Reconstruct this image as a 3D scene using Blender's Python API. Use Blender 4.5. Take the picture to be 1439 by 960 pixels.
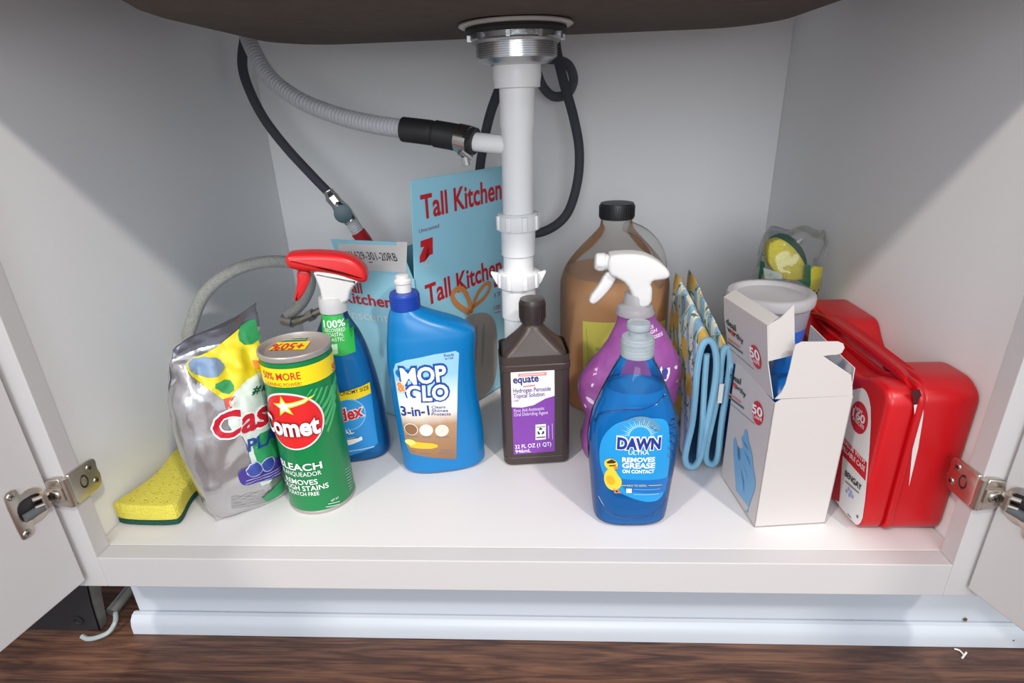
import bpy, bmesh, math, random
import numpy as np
from mathutils import Vector, Matrix, noise
for o in list(bpy.data.objects): bpy.data.objects.remove(o)
scn = bpy.context.scene
COL = scn.collection
random.seed(4)

# ---------------------------------------------------------------- camera
CAM = np.array([.0374, -.4303, .411]); FPX = 799.2444
_p, _yaw, _roll = .3921, -.0589, -.0353
_f = np.array([np.sin(_yaw)*np.cos(_p), np.cos(_yaw)*np.cos(_p), -np.sin(_p)])
_r = np.array([np.cos(_yaw), -np.sin(_yaw), 0.]); _u = np.cross(_r, _f)
_r, _u = np.cos(_roll)*_r+np.sin(_roll)*_u, -np.sin(_roll)*_r+np.cos(_roll)*_u
cd = bpy.data.cameras.new('camera'); cd.sensor_fit = 'HORIZONTAL'; cd.sensor_width = 36; cd.lens = FPX/1439*36; cd.clip_start = .02
co = bpy.data.objects.new('camera', cd); COL.objects.link(co); scn.camera = co
_M = Matrix.Identity(4)
for i in range(3):
    _M[i][0], _M[i][1], _M[i][2], _M[i][3] = _r[i], _u[i], -_f[i], CAM[i]
co.matrix_world = _M

# ---------------------------------------------------------------- light
W = bpy.data.worlds.new('kitchen_light'); scn.world = W; W.use_nodes = True
W.node_tree.nodes['Background'].inputs[0].default_value = (.86, .93, 1, 1)
W.node_tree.nodes['Background'].inputs[1].default_value = .85
def downlight(x, y, z, power, size, color):
    l = bpy.data.lights.new('ceiling_downlight', 'AREA'); l.shape = 'DISK'; l.size = size; l.energy = power; l.color = color
    o = bpy.data.objects.new('ceiling_downlight', l); COL.objects.link(o); o.location = (x, y, z)
    o.rotation_euler = (Vector((0, .15, .1))-Vector((x, y, z))).to_track_quat('-Z', 'Y').to_euler()
downlight(-1.2, -1.5, 2.12, 26.5, .17, (1, .93, .86))
downlight(1.1, -1.5, 2.12, 27.5, .17, (1, .93, .86))
wl_ = bpy.data.lights.new('front_fill', 'AREA'); wl_.shape = 'RECTANGLE'; wl_.size = 1.7; wl_.size_y = 1.3; wl_.energy = 33; wl_.color = (.9, .95, 1)   # soft frontal fill, added unseen behind the camera to brighten the cabinet inside
wo_ = bpy.data.objects.new('front_fill', wl_); COL.objects.link(wo_); wo_.location = (.1, -2.9, 1.05); wo_.rotation_euler = (Vector((0, .3, .15))-wo_.location).to_track_quat('-Z', 'Y').to_euler()
scn.view_settings.view_transform = 'Standard'; scn.view_settings.look = 'None'
scn.view_settings.exposure = 0.3; scn.view_settings.gamma = 1

# ---------------------------------------------------------------- pixel to place
def ray(x, y): return _f+_r*(x-719.5)/FPX+_u*(480-y)/FPX
def atZ(x, y, z=0): d = ray(x, y); return CAM+d*(z-CAM[2])/d[2]
def atY(x, y, v): d = ray(x, y); return CAM+d*(v-CAM[1])/d[1]
def atX(x, y, v): d = ray(x, y); return CAM+d*(v-CAM[0])/d[0]
def hit(x, y, O, N):
    d = ray(x, y); O = np.array(O, float); N = np.array(N, float); return CAM+d*(((O-CAM)@N)/(d@N))

# ---------------------------------------------------------------- materials
def lin(c):
    c = c/255; return c/12.92 if c <= .04045 else ((c+.055)/1.055)**2.4
def rgb(t): return (lin(t[0]), lin(t[1]), lin(t[2]), 1)
MATS = {}
def mat(name, c, rough=.5, metal=0, spec=.5, coat=0, bump=0, bscale=200, vary=0, vscale=30, sheen=0, sub=0):
    if name in MATS: return MATS[name]
    m = bpy.data.materials.new(name); m.use_nodes = True; nt = m.node_tree; b = nt.nodes['Principled BSDF']
    b.inputs['Base Color'].default_value = rgb(c); b.inputs['Roughness'].default_value = rough; b.inputs['Metallic'].default_value = metal
    b.inputs['Specular IOR Level'].default_value = spec; b.inputs['Coat Weight'].default_value = coat
    if sub:
        b.inputs['Subsurface Weight'].default_value = sub; b.inputs['Subsurface Radius'].default_value = (.01, .01, .01)
    if bump or vary:
        tc = nt.nodes.new('ShaderNodeTexCoord')
    if bump:
        n = nt.nodes.new('ShaderNodeTexNoise'); n.inputs['Scale'].default_value = bscale; n.inputs['Detail'].default_value = 4
        bp = nt.nodes.new('ShaderNodeBump'); bp.inputs['Strength'].default_value = bump; bp.inputs['Distance'].default_value = .002
        nt.links.new(tc.outputs['Object'], n.inputs['Vector']); nt.links.new(n.outputs['Fac'], bp.inputs['Height']); nt.links.new(bp.outputs['Normal'], b.inputs['Normal'])
    if vary:
        n = nt.nodes.new('ShaderNodeTexNoise'); n.inputs['Scale'].default_value = vscale; n.inputs['Detail'].default_value = 5
        mx = nt.nodes.new('ShaderNodeMix'); mx.data_type = 'RGBA'
        k = rgb(c); mx.inputs[6].default_value = tuple(v*(1-vary) for v in k[:3])+(1,); mx.inputs[7].default_value = tuple(min(1, v*(1+vary)) for v in k[:3])+(1,)
        nt.links.new(tc.outputs['Object'], n.inputs['Vector']); nt.links.new(n.outputs['Fac'], mx.inputs[0]); nt.links.new(mx.outputs[2], b.inputs['Base Color'])
    MATS[name] = m; return m
def clear(name, tint, gloss=.12, body=0., bodycol=None, rough=.05, gmax=1.):
    """clear or cloudy plastic / liquid: tinted transparency + scattering body + fresnel gloss"""
    if name in MATS: return MATS[name]
    m = bpy.data.materials.new(name); m.use_nodes = True; nt = m.node_tree; nt.nodes.clear()
    out = nt.nodes.new('ShaderNodeOutputMaterial'); t = nt.nodes.new('ShaderNodeBsdfTransparent'); t.inputs[0].default_value = rgb(tint)
    g = nt.nodes.new('ShaderNodeBsdfGlossy'); g.inputs['Roughness'].default_value = rough; g.inputs[0].default_value = (1, 1, 1, 1)
    fr = nt.nodes.new('ShaderNodeLayerWeight'); fr.inputs[0].default_value = gloss
    cur = t
    if body:
        d = nt.nodes.new('ShaderNodeBsdfDiffuse'); d.inputs[0].default_value = rgb(bodycol)
        tr = nt.nodes.new('ShaderNodeBsdfTranslucent'); tr.inputs[0].default_value = rgb(bodycol)
        a = nt.nodes.new('ShaderNodeMixShader'); a.inputs[0].default_value = .35; nt.links.new(d.outputs[0], a.inputs[1]); nt.links.new(tr.outputs[0], a.inputs[2])
        b = nt.nodes.new('ShaderNodeMixShader'); b.inputs[0].default_value = body; nt.links.new(t.outputs[0], b.inputs[1]); nt.links.new(a.outputs[0], b.inputs[2]); cur = b
    mx = nt.nodes.new('ShaderNodeMixShader'); gm = nt.nodes.new('ShaderNodeMath'); gm.operation = 'MULTIPLY'; gm.inputs[1].default_value = gmax; nt.links.new(fr.outputs['Fresnel'], gm.inputs[0]); nt.links.new(gm.outputs[0], mx.inputs[0]); nt.links.new(cur.outputs[0], mx.inputs[1]); nt.links.new(g.outputs[0], mx.inputs[2])
    nt.links.new(mx.outputs[0], out.inputs[0]); MATS[name] = m; return m
def ramp_mat(name, coord, axis, stops, rough=.4, noise_amt=0, nscale=30):
    """colour by position along one axis of the print (UV) or object space"""
    m = bpy.data.materials.new(name); m.use_nodes = True; nt = m.node_tree; b = nt.nodes['Principled BSDF']; b.inputs['Roughness'].default_value = rough
    tc = nt.nodes.new('ShaderNodeTexCoord'); sp = nt.nodes.new('ShaderNodeSeparateXYZ'); nt.links.new(tc.outputs[coord], sp.inputs[0])
    r = nt.nodes.new('ShaderNodeValToRGB'); el = r.color_ramp.elements
    while len(el) < len(stops): el.new(.5)
    for e, (p, c) in zip(el, stops): e.position = p; e.color = rgb(c)
    src = sp.outputs[axis]
    if noise_amt:
        n = nt.nodes.new('ShaderNodeTexNoise'); n.inputs['Scale'].default_value = nscale; nt.links.new(tc.outputs[coord], n.inputs['Vector'])
        ma = nt.nodes.new('ShaderNodeMath'); ma.operation = 'MULTIPLY_ADD'; nt.links.new(n.outputs['Fac'], ma.inputs[0]); ma.inputs[1].default_value = noise_amt; nt.links.new(src, ma.inputs[2]); src = ma.outputs[0]
    nt.links.new(src, r.inputs[0]); nt.links.new(r.outputs[0], b.inputs['Base Color']); MATS[name] = m; return m
def P(c, rough=.42): return mat('print_%d_%d_%d' % c, c, rough)      # flat print ink

# ---------------------------------------------------------------- mesh helpers
ROOT = {}
def thing(name, label, cat, loc=(0, 0, 0), rz=0, group=None):
    o = bpy.data.objects.new(name, None); COL.objects.link(o); o.location = loc; o.rotation_euler = (0, 0, rz); o.empty_display_size = .02
    o['label'] = label; o['category'] = cat
    if group: o['group'] = group
    ROOT[o] = (Matrix.Translation(loc) @ Matrix.Rotation(rz, 4, 'Z')); return o
def tag(o, label, cat, group=None, kind=None):
    o['label'] = label; o['category'] = cat
    if group: o['group'] = group
    if kind: o['kind'] = kind
    return o
class MB:
    def __init__(s): s.v = []; s.f = []; s.m = []; s.uv = None
    def add(s, vs, fs, mi=0):
        k = len(s.v); s.v += [tuple(map(float, p)) for p in vs]; s.f += [tuple(i+k for i in f) for f in fs]; s.m += [mi]*len(fs); return s
    def loft(s, rings, cap0=True, cap1=True, closed=False, mi=0, wrap=True):
        n = len(rings[0]); vs = [p for r in rings for p in r]; fs = []
        R = len(rings)
        for i in range(R if closed else R-1):
            a = i*n; b = ((i+1) % R)*n
            for j in range(n if wrap else n-1):
                k = (j+1) % n; fs.append((a+j, a+k, b+k, b+j))
        if not closed:
            if cap0: fs.append(tuple(range(n))[::-1])
            if cap1: fs.append(tuple(range((R-1)*n, R*n)))
        return s.add(vs, fs, mi)
    def tube(s, path, rad, n=12, closed=False, mi=0, cap=True):
        p = [Vector(q) for q in path]; R = []; up = Vector((0, 0, 1))
        N = len(p); nrm = None
        for i in range(N):
            a = p[i-1] if (i > 0 or closed) else p[i]; b = p[(i+1) % N] if (i < N-1 or closed) else p[i]
            t = (b-a).normalized()
            if nrm is None: nrm = t.cross(up) if abs(t.z) < .95 else t.cross(Vector((1, 0, 0)))
            nrm = (nrm-t*nrm.dot(t)).normalized(); bn = t.cross(nrm)
            r = rad[i] if hasattr(rad, '__len__') else rad
            R.append([p[i]+nrm*math.cos(2*math.pi*k/n)*r+bn*math.sin(2*math.pi*k/n)*r for k in range(n)])
        return s.loft(R, cap, cap, closed, mi)
    def lathe(s, prof, c=(0, 0, 0), n=40, mi=0, cap=True):
        R = [[(c[0]+r*math.cos(2*math.pi*k/n), c[1]+r*math.sin(2*math.pi*k/n), c[2]+z) for k in range(n)] for r, z in prof]
        return s.loft(R, cap, cap, False, mi)
    def box(s, x0, x1, y0, y1, z0, z1, mi=0):
        v = [(x, y, z) for z in (z0, z1) for x, y in ((x0, y0), (x1, y0), (x1, y1), (x0, y1))]
        return s.add(v, [(3, 2, 1, 0), (4, 5, 6, 7), (0, 1, 5, 4), (1, 2, 6, 5), (2, 3, 7, 6), (3, 0, 4, 7)], mi)
    def sheet(s, pts, n, t, mi=0):
        """flat polygon of points in 3-D, thickness t along n"""
        n = Vector(n).normalized()*t; k = len(pts); a = [Vector(p) for p in pts]; b = [q+n for q in a]
        return s.add(a+b, [tuple(range(k))[::-1], tuple(range(k, 2*k))]+[(i, (i+1) % k, (i+1) % k+k, i+k) for i in range(k)], mi)
    def puff(s, out, fr, t, b, steps=5, mi=0):
        """2-D outline (closed, ccw or cw) given rounded edges of radius b, thickness t; fr(u, w, v) -> point"""
        a = np.array(out, float); ar = .5*np.sum(a[:, 0]*np.roll(a[:, 1], -1)-np.roll(a[:, 0], -1)*a[:, 1])
        if ar < 0: a = a[::-1]
        d = np.roll(a, -1, 0)-np.roll(a, 1, 0); nn = np.stack([-d[:, 1], d[:, 0]], 1); nn /= np.linalg.norm(nn, axis=1)[:, None]+1e-9
        R = []
        for sg in (-1, 1):
            ks = range(steps+1) if sg < 0 else range(steps, -1, -1)
            for k in ks:
                ph = k/steps*math.pi/2; w = sg*(t/2-b+b*math.cos(ph)); off = b*(1-math.sin(ph))
                if sg > 0 and k == steps and t/2 <= b+1e-6: continue
                q = a+nn*off; R.append([fr(x, w, z) for x, z in q])
        return s.loft(R, True, True, False, mi)
    def build(s, name, mats, parent=None, world=True, smooth=35, bevel=0, kind=None, segs=2, root=None):
        me = bpy.data.meshes.new(name)
        vs = s.v
        rt = root or parent
        if parent is not None and world and rt in ROOT:
            I = ROOT[rt].inverted(); vs = [tuple(I @ Vector(q)) for q in vs]
        me.from_pydata(vs, [], s.f)
        for m in (mats if isinstance(mats, (list, tuple)) else [mats]): me.materials.append(m)
        me.polygons.foreach_set('material_index', s.m)
        if s.uv:
            l = me.uv_layers.new(name='UVMap'); 
            for lp in me.loops: l.data[lp.index].uv = s.uv[lp.vertex_index]
        bm = bmesh.new(); bm.from_mesh(me); 
        if not s.uv: bmesh.ops.recalc_face_normals(bm, faces=bm.faces)
        if bevel: bmesh.ops.bevel(bm, geom=[e for e in bm.edges if e.is_manifold and e.calc_face_angle(0) > .5], offset=bevel, segments=segs, affect='EDGES', profile=.5)
        bm.to_mesh(me); bm.free()
        if smooth:
            me.polygons.foreach_set('use_smooth', [True]*len(me.polygons)); me.set_sharp_from_angle(angle=math.radians(smooth))
        me.update(); o = bpy.data.objects.new(name, me); COL.objects.link(o)
        if parent is not None:
            o.parent = parent
            if rt in ROOT: ROOT[o] = ROOT[rt]
        if kind: o['kind'] = kind
        return o
def spline(pts, n=8, closed=False):
    p = [np.array(q, float) for q in pts]; N = len(p); out = []
    for i in range(N if closed else N-1):
        a = p[i-1] if (i > 0 or closed) else 2*p[0]-p[1]; b = p[i]; c = p[(i+1) % N]; d = p[(i+2) % N] if (i+2 < N or closed) else 2*p[-1]-p[-2]
        for k in range(n):
            t = k/n; out.append(.5*(2*b+(c-a)*t+(2*a-5*b+4*c-d)*t*t+(3*b-a-3*c+d)*t**3))
    if not closed: out.append(p[-1])
    return out
def chaikin(pts, n=2):
    p = [np.array(q, float) for q in pts]
    for _ in range(n):
        q = []
        for i in range(len(p)): a, b = p[i], p[(i+1) % len(p)]; q += [.75*a+.25*b, .25*a+.75*b]
        p = q
    return p
def rpoly(pts, r, n=5):
    out = []; N = len(pts)
    for i in range(N):
        a, b, c = (np.array(pts[k % N], float) for k in (i-1, i, i+1)); d1 = a-b; d2 = c-b; l1, l2 = np.linalg.norm(d1), np.linalg.norm(d2); k = min(r, .45*l1, .45*l2)
        p, q = b+d1/l1*k, b+d2/l2*k
        out += [(1-t)**2*p+2*t*(1-t)*b+t*t*q for t in np.linspace(0, 1, n)]
    return out
def fbm(x, y, z, s=1.): return noise.fractal(Vector((x*s, y*s, z*s)), 1, 2, 4)

# ---------------------------------------------------------------- bottle bodies
class Body:
    """stack of super-elliptic (e>1) or rounded-rectangle (e<1: corner radius in m) rings in the thing's own frame"""
    def __init__(s, rows, n=64, sub=4):
        rows = [np.array(r, float) for r in rows]; s.rows = spline(rows, sub) if sub > 1 else rows; s.n = n; s.wob = None
    def ring(s, q, grow=0):
        z, cx, rx, ry, e = q; rx += grow; ry += grow; out = []
        if e < 1:
            rd = max(min(e, rx*.98, ry*.98), 1e-4); m = s.n//4
            for k, (sx, sy) in enumerate(((1, -1), (1, 1), (-1, 1), (-1, -1))):
                a0 = -math.pi/2+k*math.pi/2
                for j in range(m):
                    a = a0+(j/(m-1))*math.pi/2; out.append([cx+sx*(rx-rd)+rd*math.cos(a), sy*(ry-rd)+rd*math.sin(a), z])
        else:
            for k in range(s.n):
                a = 2*math.pi*k/s.n; c, d = math.cos(a), math.sin(a)
                out.append([cx+rx*math.copysign(abs(c)**(2/e), c), ry*math.copysign(abs(d)**(2/e), d), z])
        if s.wob: out = [s.wob(*p) for p in out]
        return out
    def mesh(s, z0=-1, z1=9, grow=0, cap0=True, cap1=True):
        rs = [r for r in s.rows if z0 <= r[0] <= z1]; return MB().loft([s.ring(r, grow) for r in rs], cap0, cap1)
    def front(s, x, z):
        rs = s.rows; q = None
        for a, b in zip(rs, rs[1:]):
            if min(a[0], b[0]) <= z <= max(a[0], b[0]) and abs(b[0]-a[0]) > 1e-7:
                q = a+(b-a)*(z-a[0])/(b[0]-a[0]); break
        if q is None: q = rs[0] if z < rs[0][0] else rs[-1]
        _, cx, rx, ry, e = q; d = min(abs(x-cx)/rx, .995)
        if e < 1:
            rd = max(min(e, rx*.98, ry*.98), 1e-4); t = abs(x-cx)-(rx-rd)
            y = -ry if t <= 0 else -(ry-rd)-math.sqrt(max(rd*rd-min(t, rd)**2, 0))
        else: y = -ry*(1-d**e)**(1/e)
        if s.wob: y = s.wob(x, y, z)[1]
        return y
def rows_px(root, P0, px):
    """rows from outline pixels: (xl, yl, xr, yr, depth, e), distance = that of the thing's standing point P0"""
    N = np.array([P0[0]-CAM[0], P0[1]-CAM[1], 0.]); N /= np.linalg.norm(N); U = np.array([N[1], -N[0], 0]); out = []
    for xl, yl, xr, yr, ry, e in px:
        a = hit(xl, yl, (P0[0], P0[1], 0), N); b = hit(xr, yr, (P0[0], P0[1], 0), N); O = np.array([P0[0], P0[1], 0])
        ua, ub = (a-O)@U, (b-O)@U; out.append([(a[2]+b[2])/2, (ua+ub)/2, (ub-ua)/2, ry, e])
    return out

# ---------------------------------------------------------------- flat print
_tc = {}
def glyphs(s, off=0.0):
    k = (s, off)
    if k in _tc: return _tc[k]
    c = bpy.data.curves.new('lettering', 'FONT'); c.body = s; c.size = 1; c.offset = off; c.resolution_u = 3; c.fill_mode = 'FRONT' if False else 'BOTH'
    o = bpy.data.objects.new('lettering', c); COL.objects.link(o); dg = bpy.context.evaluated_depsgraph_get(); me = bpy.data.meshes.new_from_object(o.evaluated_get(dg))
    v = np.array([q.co[:2] for q in me.vertices]).reshape(-1, 2); f = [tuple(p.vertices) for p in me.polygons]
    bpy.data.objects.remove(o); bpy.data.curves.remove(c); bpy.data.meshes.remove(me)
    if len(v): v[:, 0] -= v[:, 0].min()+max(off, 0)
    _tc[k] = (v, f); return v, f
CAPH = None
class Print:
    """flat print on a surface: p2uv(px, py) -> (u, v), place(u, v, off) -> point"""
    def __init__(s, p2uv, place, cell=.005, clip=None): s.clip = clip; s.p2uv = p2uv; s.place = place; s.mb = MB(); s.mats = []; s.cell = cell; s.base = .0003; s.level = False; s.mb.uv = []
    def _put(s, v, f, m, lay):
        if m not in s.mats: s.mats.append(m)
        bm = bmesh.new(); vs = [bm.verts.new((a, b, 0)) for a, b in v]
        for q in f:
            try: bm.faces.new([vs[i] for i in q])
            except ValueError: pass
        bmesh.ops.triangulate(bm, faces=bm.faces)
        if s.cell:
            for ax in (0, 1):
                if not bm.verts: break
                lo = min(w.co[ax] for w in bm.verts); hi = max(w.co[ax] for w in bm.verts); k = math.ceil(lo/s.cell)*s.cell
                while k < hi:
                    pc = [0, 0, 0]; pc[ax] = k; nn = [0, 0, 0]; nn[ax] = 1
                    bmesh.ops.bisect_plane(bm, geom=bm.verts[:]+bm.edges[:]+bm.faces[:], dist=1e-6, plane_co=pc, plane_no=nn); k += s.cell
        if s.clip: bmesh.ops.delete(bm, geom=[q for q in bm.faces if any(s.clip(w.co.x, w.co.y) for w in q.verts)], context='FACES')
        bm.verts.index_update(); off = s.base+.00035*lay
        V = [w.co[:2] for w in bm.verts]
        s.mb.add([s.place(a, b, off) for a, b in V], [tuple(w.index for w in q.verts) for q in bm.faces], s.mats.index(m)); s.mb.uv += [(q[0]*5+.5, q[1]*5) for q in V]; bm.free()
    def uv(s, pts, m, lay=0):
        a = np.array(pts, float); ar = np.sum(a[:, 0]*np.roll(a[:, 1], -1)-np.roll(a[:, 0], -1)*a[:, 1])
        if ar < 0: a = a[::-1]
        s._put(a, [tuple(range(len(a)))], m, lay)
    def poly(s, px, m, lay=0, smooth=0):
        p = [s.p2uv(*q) for q in px]
        if smooth: p = chaikin(p, smooth)
        s.uv(p, m, lay)
    def ell(s, c, ru, rv, m, lay=0, n=32, px=True, a0=0, a1=2*math.pi, rot=0):
        c = s.p2uv(*c) if px else c; pts = [(ru*math.cos(a0+(a1-a0)*k/n), rv*math.sin(a0+(a1-a0)*k/n)) for k in range(n)]
        s.uv([(c[0]+x*math.cos(rot)-y*math.sin(rot), c[1]+x*math.sin(rot)+y*math.cos(rot)) for x, y in pts], m, lay)
    def line(s, a, b, w, m, lay=0):
        a = np.array(s.p2uv(*a)); b = np.array(s.p2uv(*b)); d = (b-a)/max(np.linalg.norm(b-a), 1e-9); n = np.array([-d[1], d[0]])*w/2; s.uv([a-n, b-n, b+n, a+n], m, lay)
    def text(s, t, a, b, h, m, lay=1, off=.012, shear=0, back=None, grow=.04, blay=None):
        """a, b: pixel ends of the baseline, h: cap height in pixels"""
        A = np.array(s.p2uv(*a)); B = np.array(s.p2uv(*b)); H = np.array(s.p2uv(a[0], a[1]-h))
        if s.level: H = A+(np.array(s.p2uv(b[0], b[1]-h))-B); A[1] = B[1]; H[1] = B[1]+abs(np.array(s.p2uv(b[0], b[1]-h))[1]-B[1]); H[0] = A[0]
        v, f = glyphs(t, off)
        if not len(v): return
        w = v[:, 0].max(); d = (B-A); L = np.linalg.norm(d); d = d/L; n = np.array([-d[1], d[0]]); hh = np.linalg.norm(H-A)/glyphs('H')[0][:, 1].max()
        if back is not None:
            v2, f2 = glyphs(t, off+grow); q = np.outer((v2[:, 0]+shear*v2[:, 1])*L/w, d)+np.outer(v2[:, 1]*hh, n)+A; s._put(q, f2, back, lay if blay is None else blay); lay += 1
        q = np.outer((v[:, 0]+shear*v[:, 1])*L/w, d)+np.outer(v[:, 1]*hh, n)+A; s._put(q, f, m, lay)
    def build(s, parent, name='label', world=True): return s.mb.build(name, s.mats, parent, world=world, smooth=60)
def plane_print(O, U, V, N, cell=0):
    O, U, V, N = (np.array(q, float) for q in (O, U, V, N))
    def p2(x, y): q = hit(x, y, O, N)-O; return np.array([q@U, q@V])
    return Print(p2, lambda u, v, off: O+u*U+v*V+off*N, cell, (lambda u, v: (O+u*U+v*V)[2] < .0005) if abs(O[2]) < .01 and V[2] > .9 else None)
def body_print(root, body, cell=.005):
    """print on the camera side (local -y) of a bottle body"""
    M = ROOT[root]; I = M.inverted(); n = np.array((M.to_3x3() @ Vector((0, -1, 0))))
    def p2(x, y):
        yo = -.03
        for _ in range(8):
            O = np.array(M @ Vector((0, yo, 0))); q = I @ Vector(hit(x, y, O, n)); yo = body.front(q.x, q.z)
        return np.array([q.x, q.z])
    def pl(u, v, off):
        e = .002; du = (body.front(u+e, v)-body.front(u-e, v))/(2*e); k = Vector((du, -1, 0)).normalized()*off
        return M @ Vector((u+k.x, body.front(u, v)+k.y, v))
    def clip(u, v):
        q = min(body.rows, key=lambda r: abs(r[0]-v)); return abs(u-q[1]) > q[2]*.965 or v < .002
    return Print(p2, pl, cell, clip)

# ================================================================ kitchen floor
def wood_mat():
    m = bpy.data.materials.new('walnut_plank'); m.use_nodes = True; nt = m.node_tree; b = nt.nodes['Principled BSDF']; b.inputs['Roughness'].default_value = .42
    tc = nt.nodes.new('ShaderNodeTexCoord'); mp = nt.nodes.new('ShaderNodeMapping'); mp.inputs['Scale'].default_value = (2.2, 26, 26)
    n = nt.nodes.new('ShaderNodeTexNoise'); n.inputs['Scale'].default_value = 3.2; n.inputs['Detail'].default_value = 9; n.inputs['Roughness'].default_value = .62; n.inputs['Distortion'].default_value = 1.1
    n2 = nt.nodes.new('ShaderNodeTexNoise'); n2.inputs['Scale'].default_value = 30; n2.inputs['Detail'].default_value = 6
    mp2 = nt.nodes.new('ShaderNodeMapping'); mp2.inputs['Scale'].default_value = (.6, 14, 14)
    ad = nt.nodes.new('ShaderNodeMath'); ad.operation = 'MULTIPLY_ADD'; ad.inputs[1].default_value = .45
    r = nt.nodes.new('ShaderNodeValToRGB'); e = r.color_ramp.elements
    e[0].position = .42; e[0].color = rgb((42, 28, 25)); e[1].position = .92; e[1].color = rgb((118, 82, 62)); k = e.new(.64); k.color = rgb((70, 46, 38))
    L = nt.links.new; L(tc.outputs['Object'], mp.inputs[0]); L(mp.outputs[0], n.inputs['Vector']); L(tc.outputs['Object'], mp2.inputs[0]); L(mp2.outputs[0], n2.inputs['Vector'])
    L(n2.outputs['Fac'], ad.inputs[0]); L(n.outputs['Fac'], ad.inputs[2]); L(ad.outputs[0], r.inputs[0]); L(r.outputs[0], b.inputs['Base Color'])
    bp = nt.nodes.new('ShaderNodeBump'); bp.inputs['Strength'].default_value = .25; bp.inputs['Distance'].default_value = .001; L(n.outputs['Fac'], bp.inputs['Height']); L(bp.outputs[0], b.inputs['Normal'])
    return m
GZ = -.15
WOOD = wood_mat()
fl = MB().box(-2.2, 2.2, -2.6, 1.0, GZ-.02, GZ-.0022).build('floor', mat('floor_joint', (38, 27, 24), .7), smooth=0); fl['kind'] = 'structure'; fl['label'] = 'dark walnut plank kitchen floor'
pk = None
for j in range(19):
    y0 = .99-.18*(j+1)
    for i in range(3):
        x0 = -2.2+((j*.53+.9) % 1.4)-1.4+i*1.9
        a, b = max(x0, -2.19), min(x0+1.9, 2.19)
        if b-a > .05: MB().box(a+.0004, b-.0004, y0+.0004, y0+.1796, GZ-.0022, GZ).build('plank', WOOD, fl, bevel=.0006, segs=1, smooth=0)

# ================================================================ base cabinet
WHITE = mat('white_painted_wood', (202, 198, 198), .38, bump=.03, bscale=500)
MELA = mat('white_melamine', (241, 240, 240), .5, bump=.03, bscale=700)
cab = thing('base_cabinet', 'white painted sink base cabinet with both doors open', 'cabinet', (0, .3, GZ))
def cb(name, x0, x1, y0, y1, z0, z1, m=WHITE, bev=.0008): return MB().box(x0, x1, y0, y1, z0, z1).build(name, m, cab, bevel=bev, smooth=0)
for s in (-1, 1):
    q = [(.0195, .72), (.0195, -.037), (.063, -.037), (.063, GZ), (.607, GZ), (.607, .72)]
    MB().sheet([(s*.434, y, z) for y, z in q], (s, 0, 0), .016).build('side_panel', MELA, cab, smooth=0)
    cb('stile', min(s*.419, s*.457), max(s*.419, s*.457), 0, .019, -.038, .72)
cb('bottom_rail', -.4189, .4189, 0, .019, -.038, 0)
cb('top_rail', -.4189, .4189, 0, .019, .50, .72)
cb('bottom_panel', -.4328, .4328, .0192, .5945, -.016, -.0002, mat('shelf_melamine', (224, 220, 219), .45, bump=.03, bscale=700))
cb('back_panel', -.4339, .4339, .595, .606, -.1, .72, MELA)
TOE = mat('toe_kick_white', (188, 193, 201), .32)
cb('toe_kick', -.445, .9, .05, .0625, GZ+.0005, -.0385, TOE)
q = [(.05, GZ+.0005), (.05, GZ+.023), (.047, GZ+.0245), (.043, GZ+.0235), (.0385, GZ+.019), (.0365, GZ+.012), (.036, GZ+.0005)]
MB().sheet([(-.449, y, z) for y, z in q], (1, 0, 0), 1.35).build('shoe_moulding', TOE, cab, smooth=30)
for (dx, dz, rr) in ((.494, -.123, .0022), (.540, -.139, .0011)):           # nail head and speck on the moulding
    k = MB().lathe([(rr, 0), (rr*.9, .0008), (.0001, .001)], n=10).build('nail_head', mat('nail_rust', (92, 72, 40), .6, .3), cab, world=False); I = ROOT[cab].inverted(); k.location = I @ Vector((dx, .0372 if dz < -.13 else .049, dz)); k.rotation_euler = (math.pi/2, 0, 0)
# doors: inner faces look into the opening
def door(P0, d, s):
    d = Vector(d).normalized(); n = Vector((s*abs(d.y), s*s*(-d.x) if False else -d.x*s*(-1 if d.y < 0 else 1)*-1, 0))
    n = Vector((-d.y, d.x, 0)); n = n if n.x*s > 0 else -n
    a = Vector((P0[0], P0[1], -.025)); b = a+d*.44
    o = MB().sheet([a, b, b+Vector((0, 0, .55)), a+Vector((0, 0, .55))], n, .019).build('door', WHITE, cab, bevel=.0012, smooth=0); return d, n
dL, nL = door((-.435, -.005), (-.015, -.084, 0), -1)
dR, nR = door((.436, -.003), (.015, -.049, 0), 1)
NICK = mat('satin_nickel', (205, 196, 186), .3, 1); DARKM = mat('dark_steel', (70, 70, 72), .35, .9); SCREW = mat('screw_steel', (176, 170, 160), .32, 1)
def cross_screw(fr, u, v, r, parent):
    """countersunk cross-head screw, fr(u, v, w) -> point"""
    mb = MB(); n = 18
    mb.loft([[fr(u+k*r*math.cos(2*math.pi*i/n), v+k*r*math.sin(2*math.pi*i/n), w) for i in range(n)] for k, w in ((1.1, -.0003), (1, .0006), (.8, .0011))])
    mb.build('screw', SCREW, parent)
    mb = MB()
    for a in (.5, .5+math.pi/2):
        c, s_ = math.cos(a), math.sin(a); L, w_ = r*.55, r*.12
        mb.add([fr(u+c*x-s_*y, v+s_*x+c*y, .00125) for x, y in ((-L, -w_), (L, -w_), (L, w_), (-L, w_))], [(0, 1, 2, 3)])
    mb.build('screw_slot', DARKM, parent, smooth=0)
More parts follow.
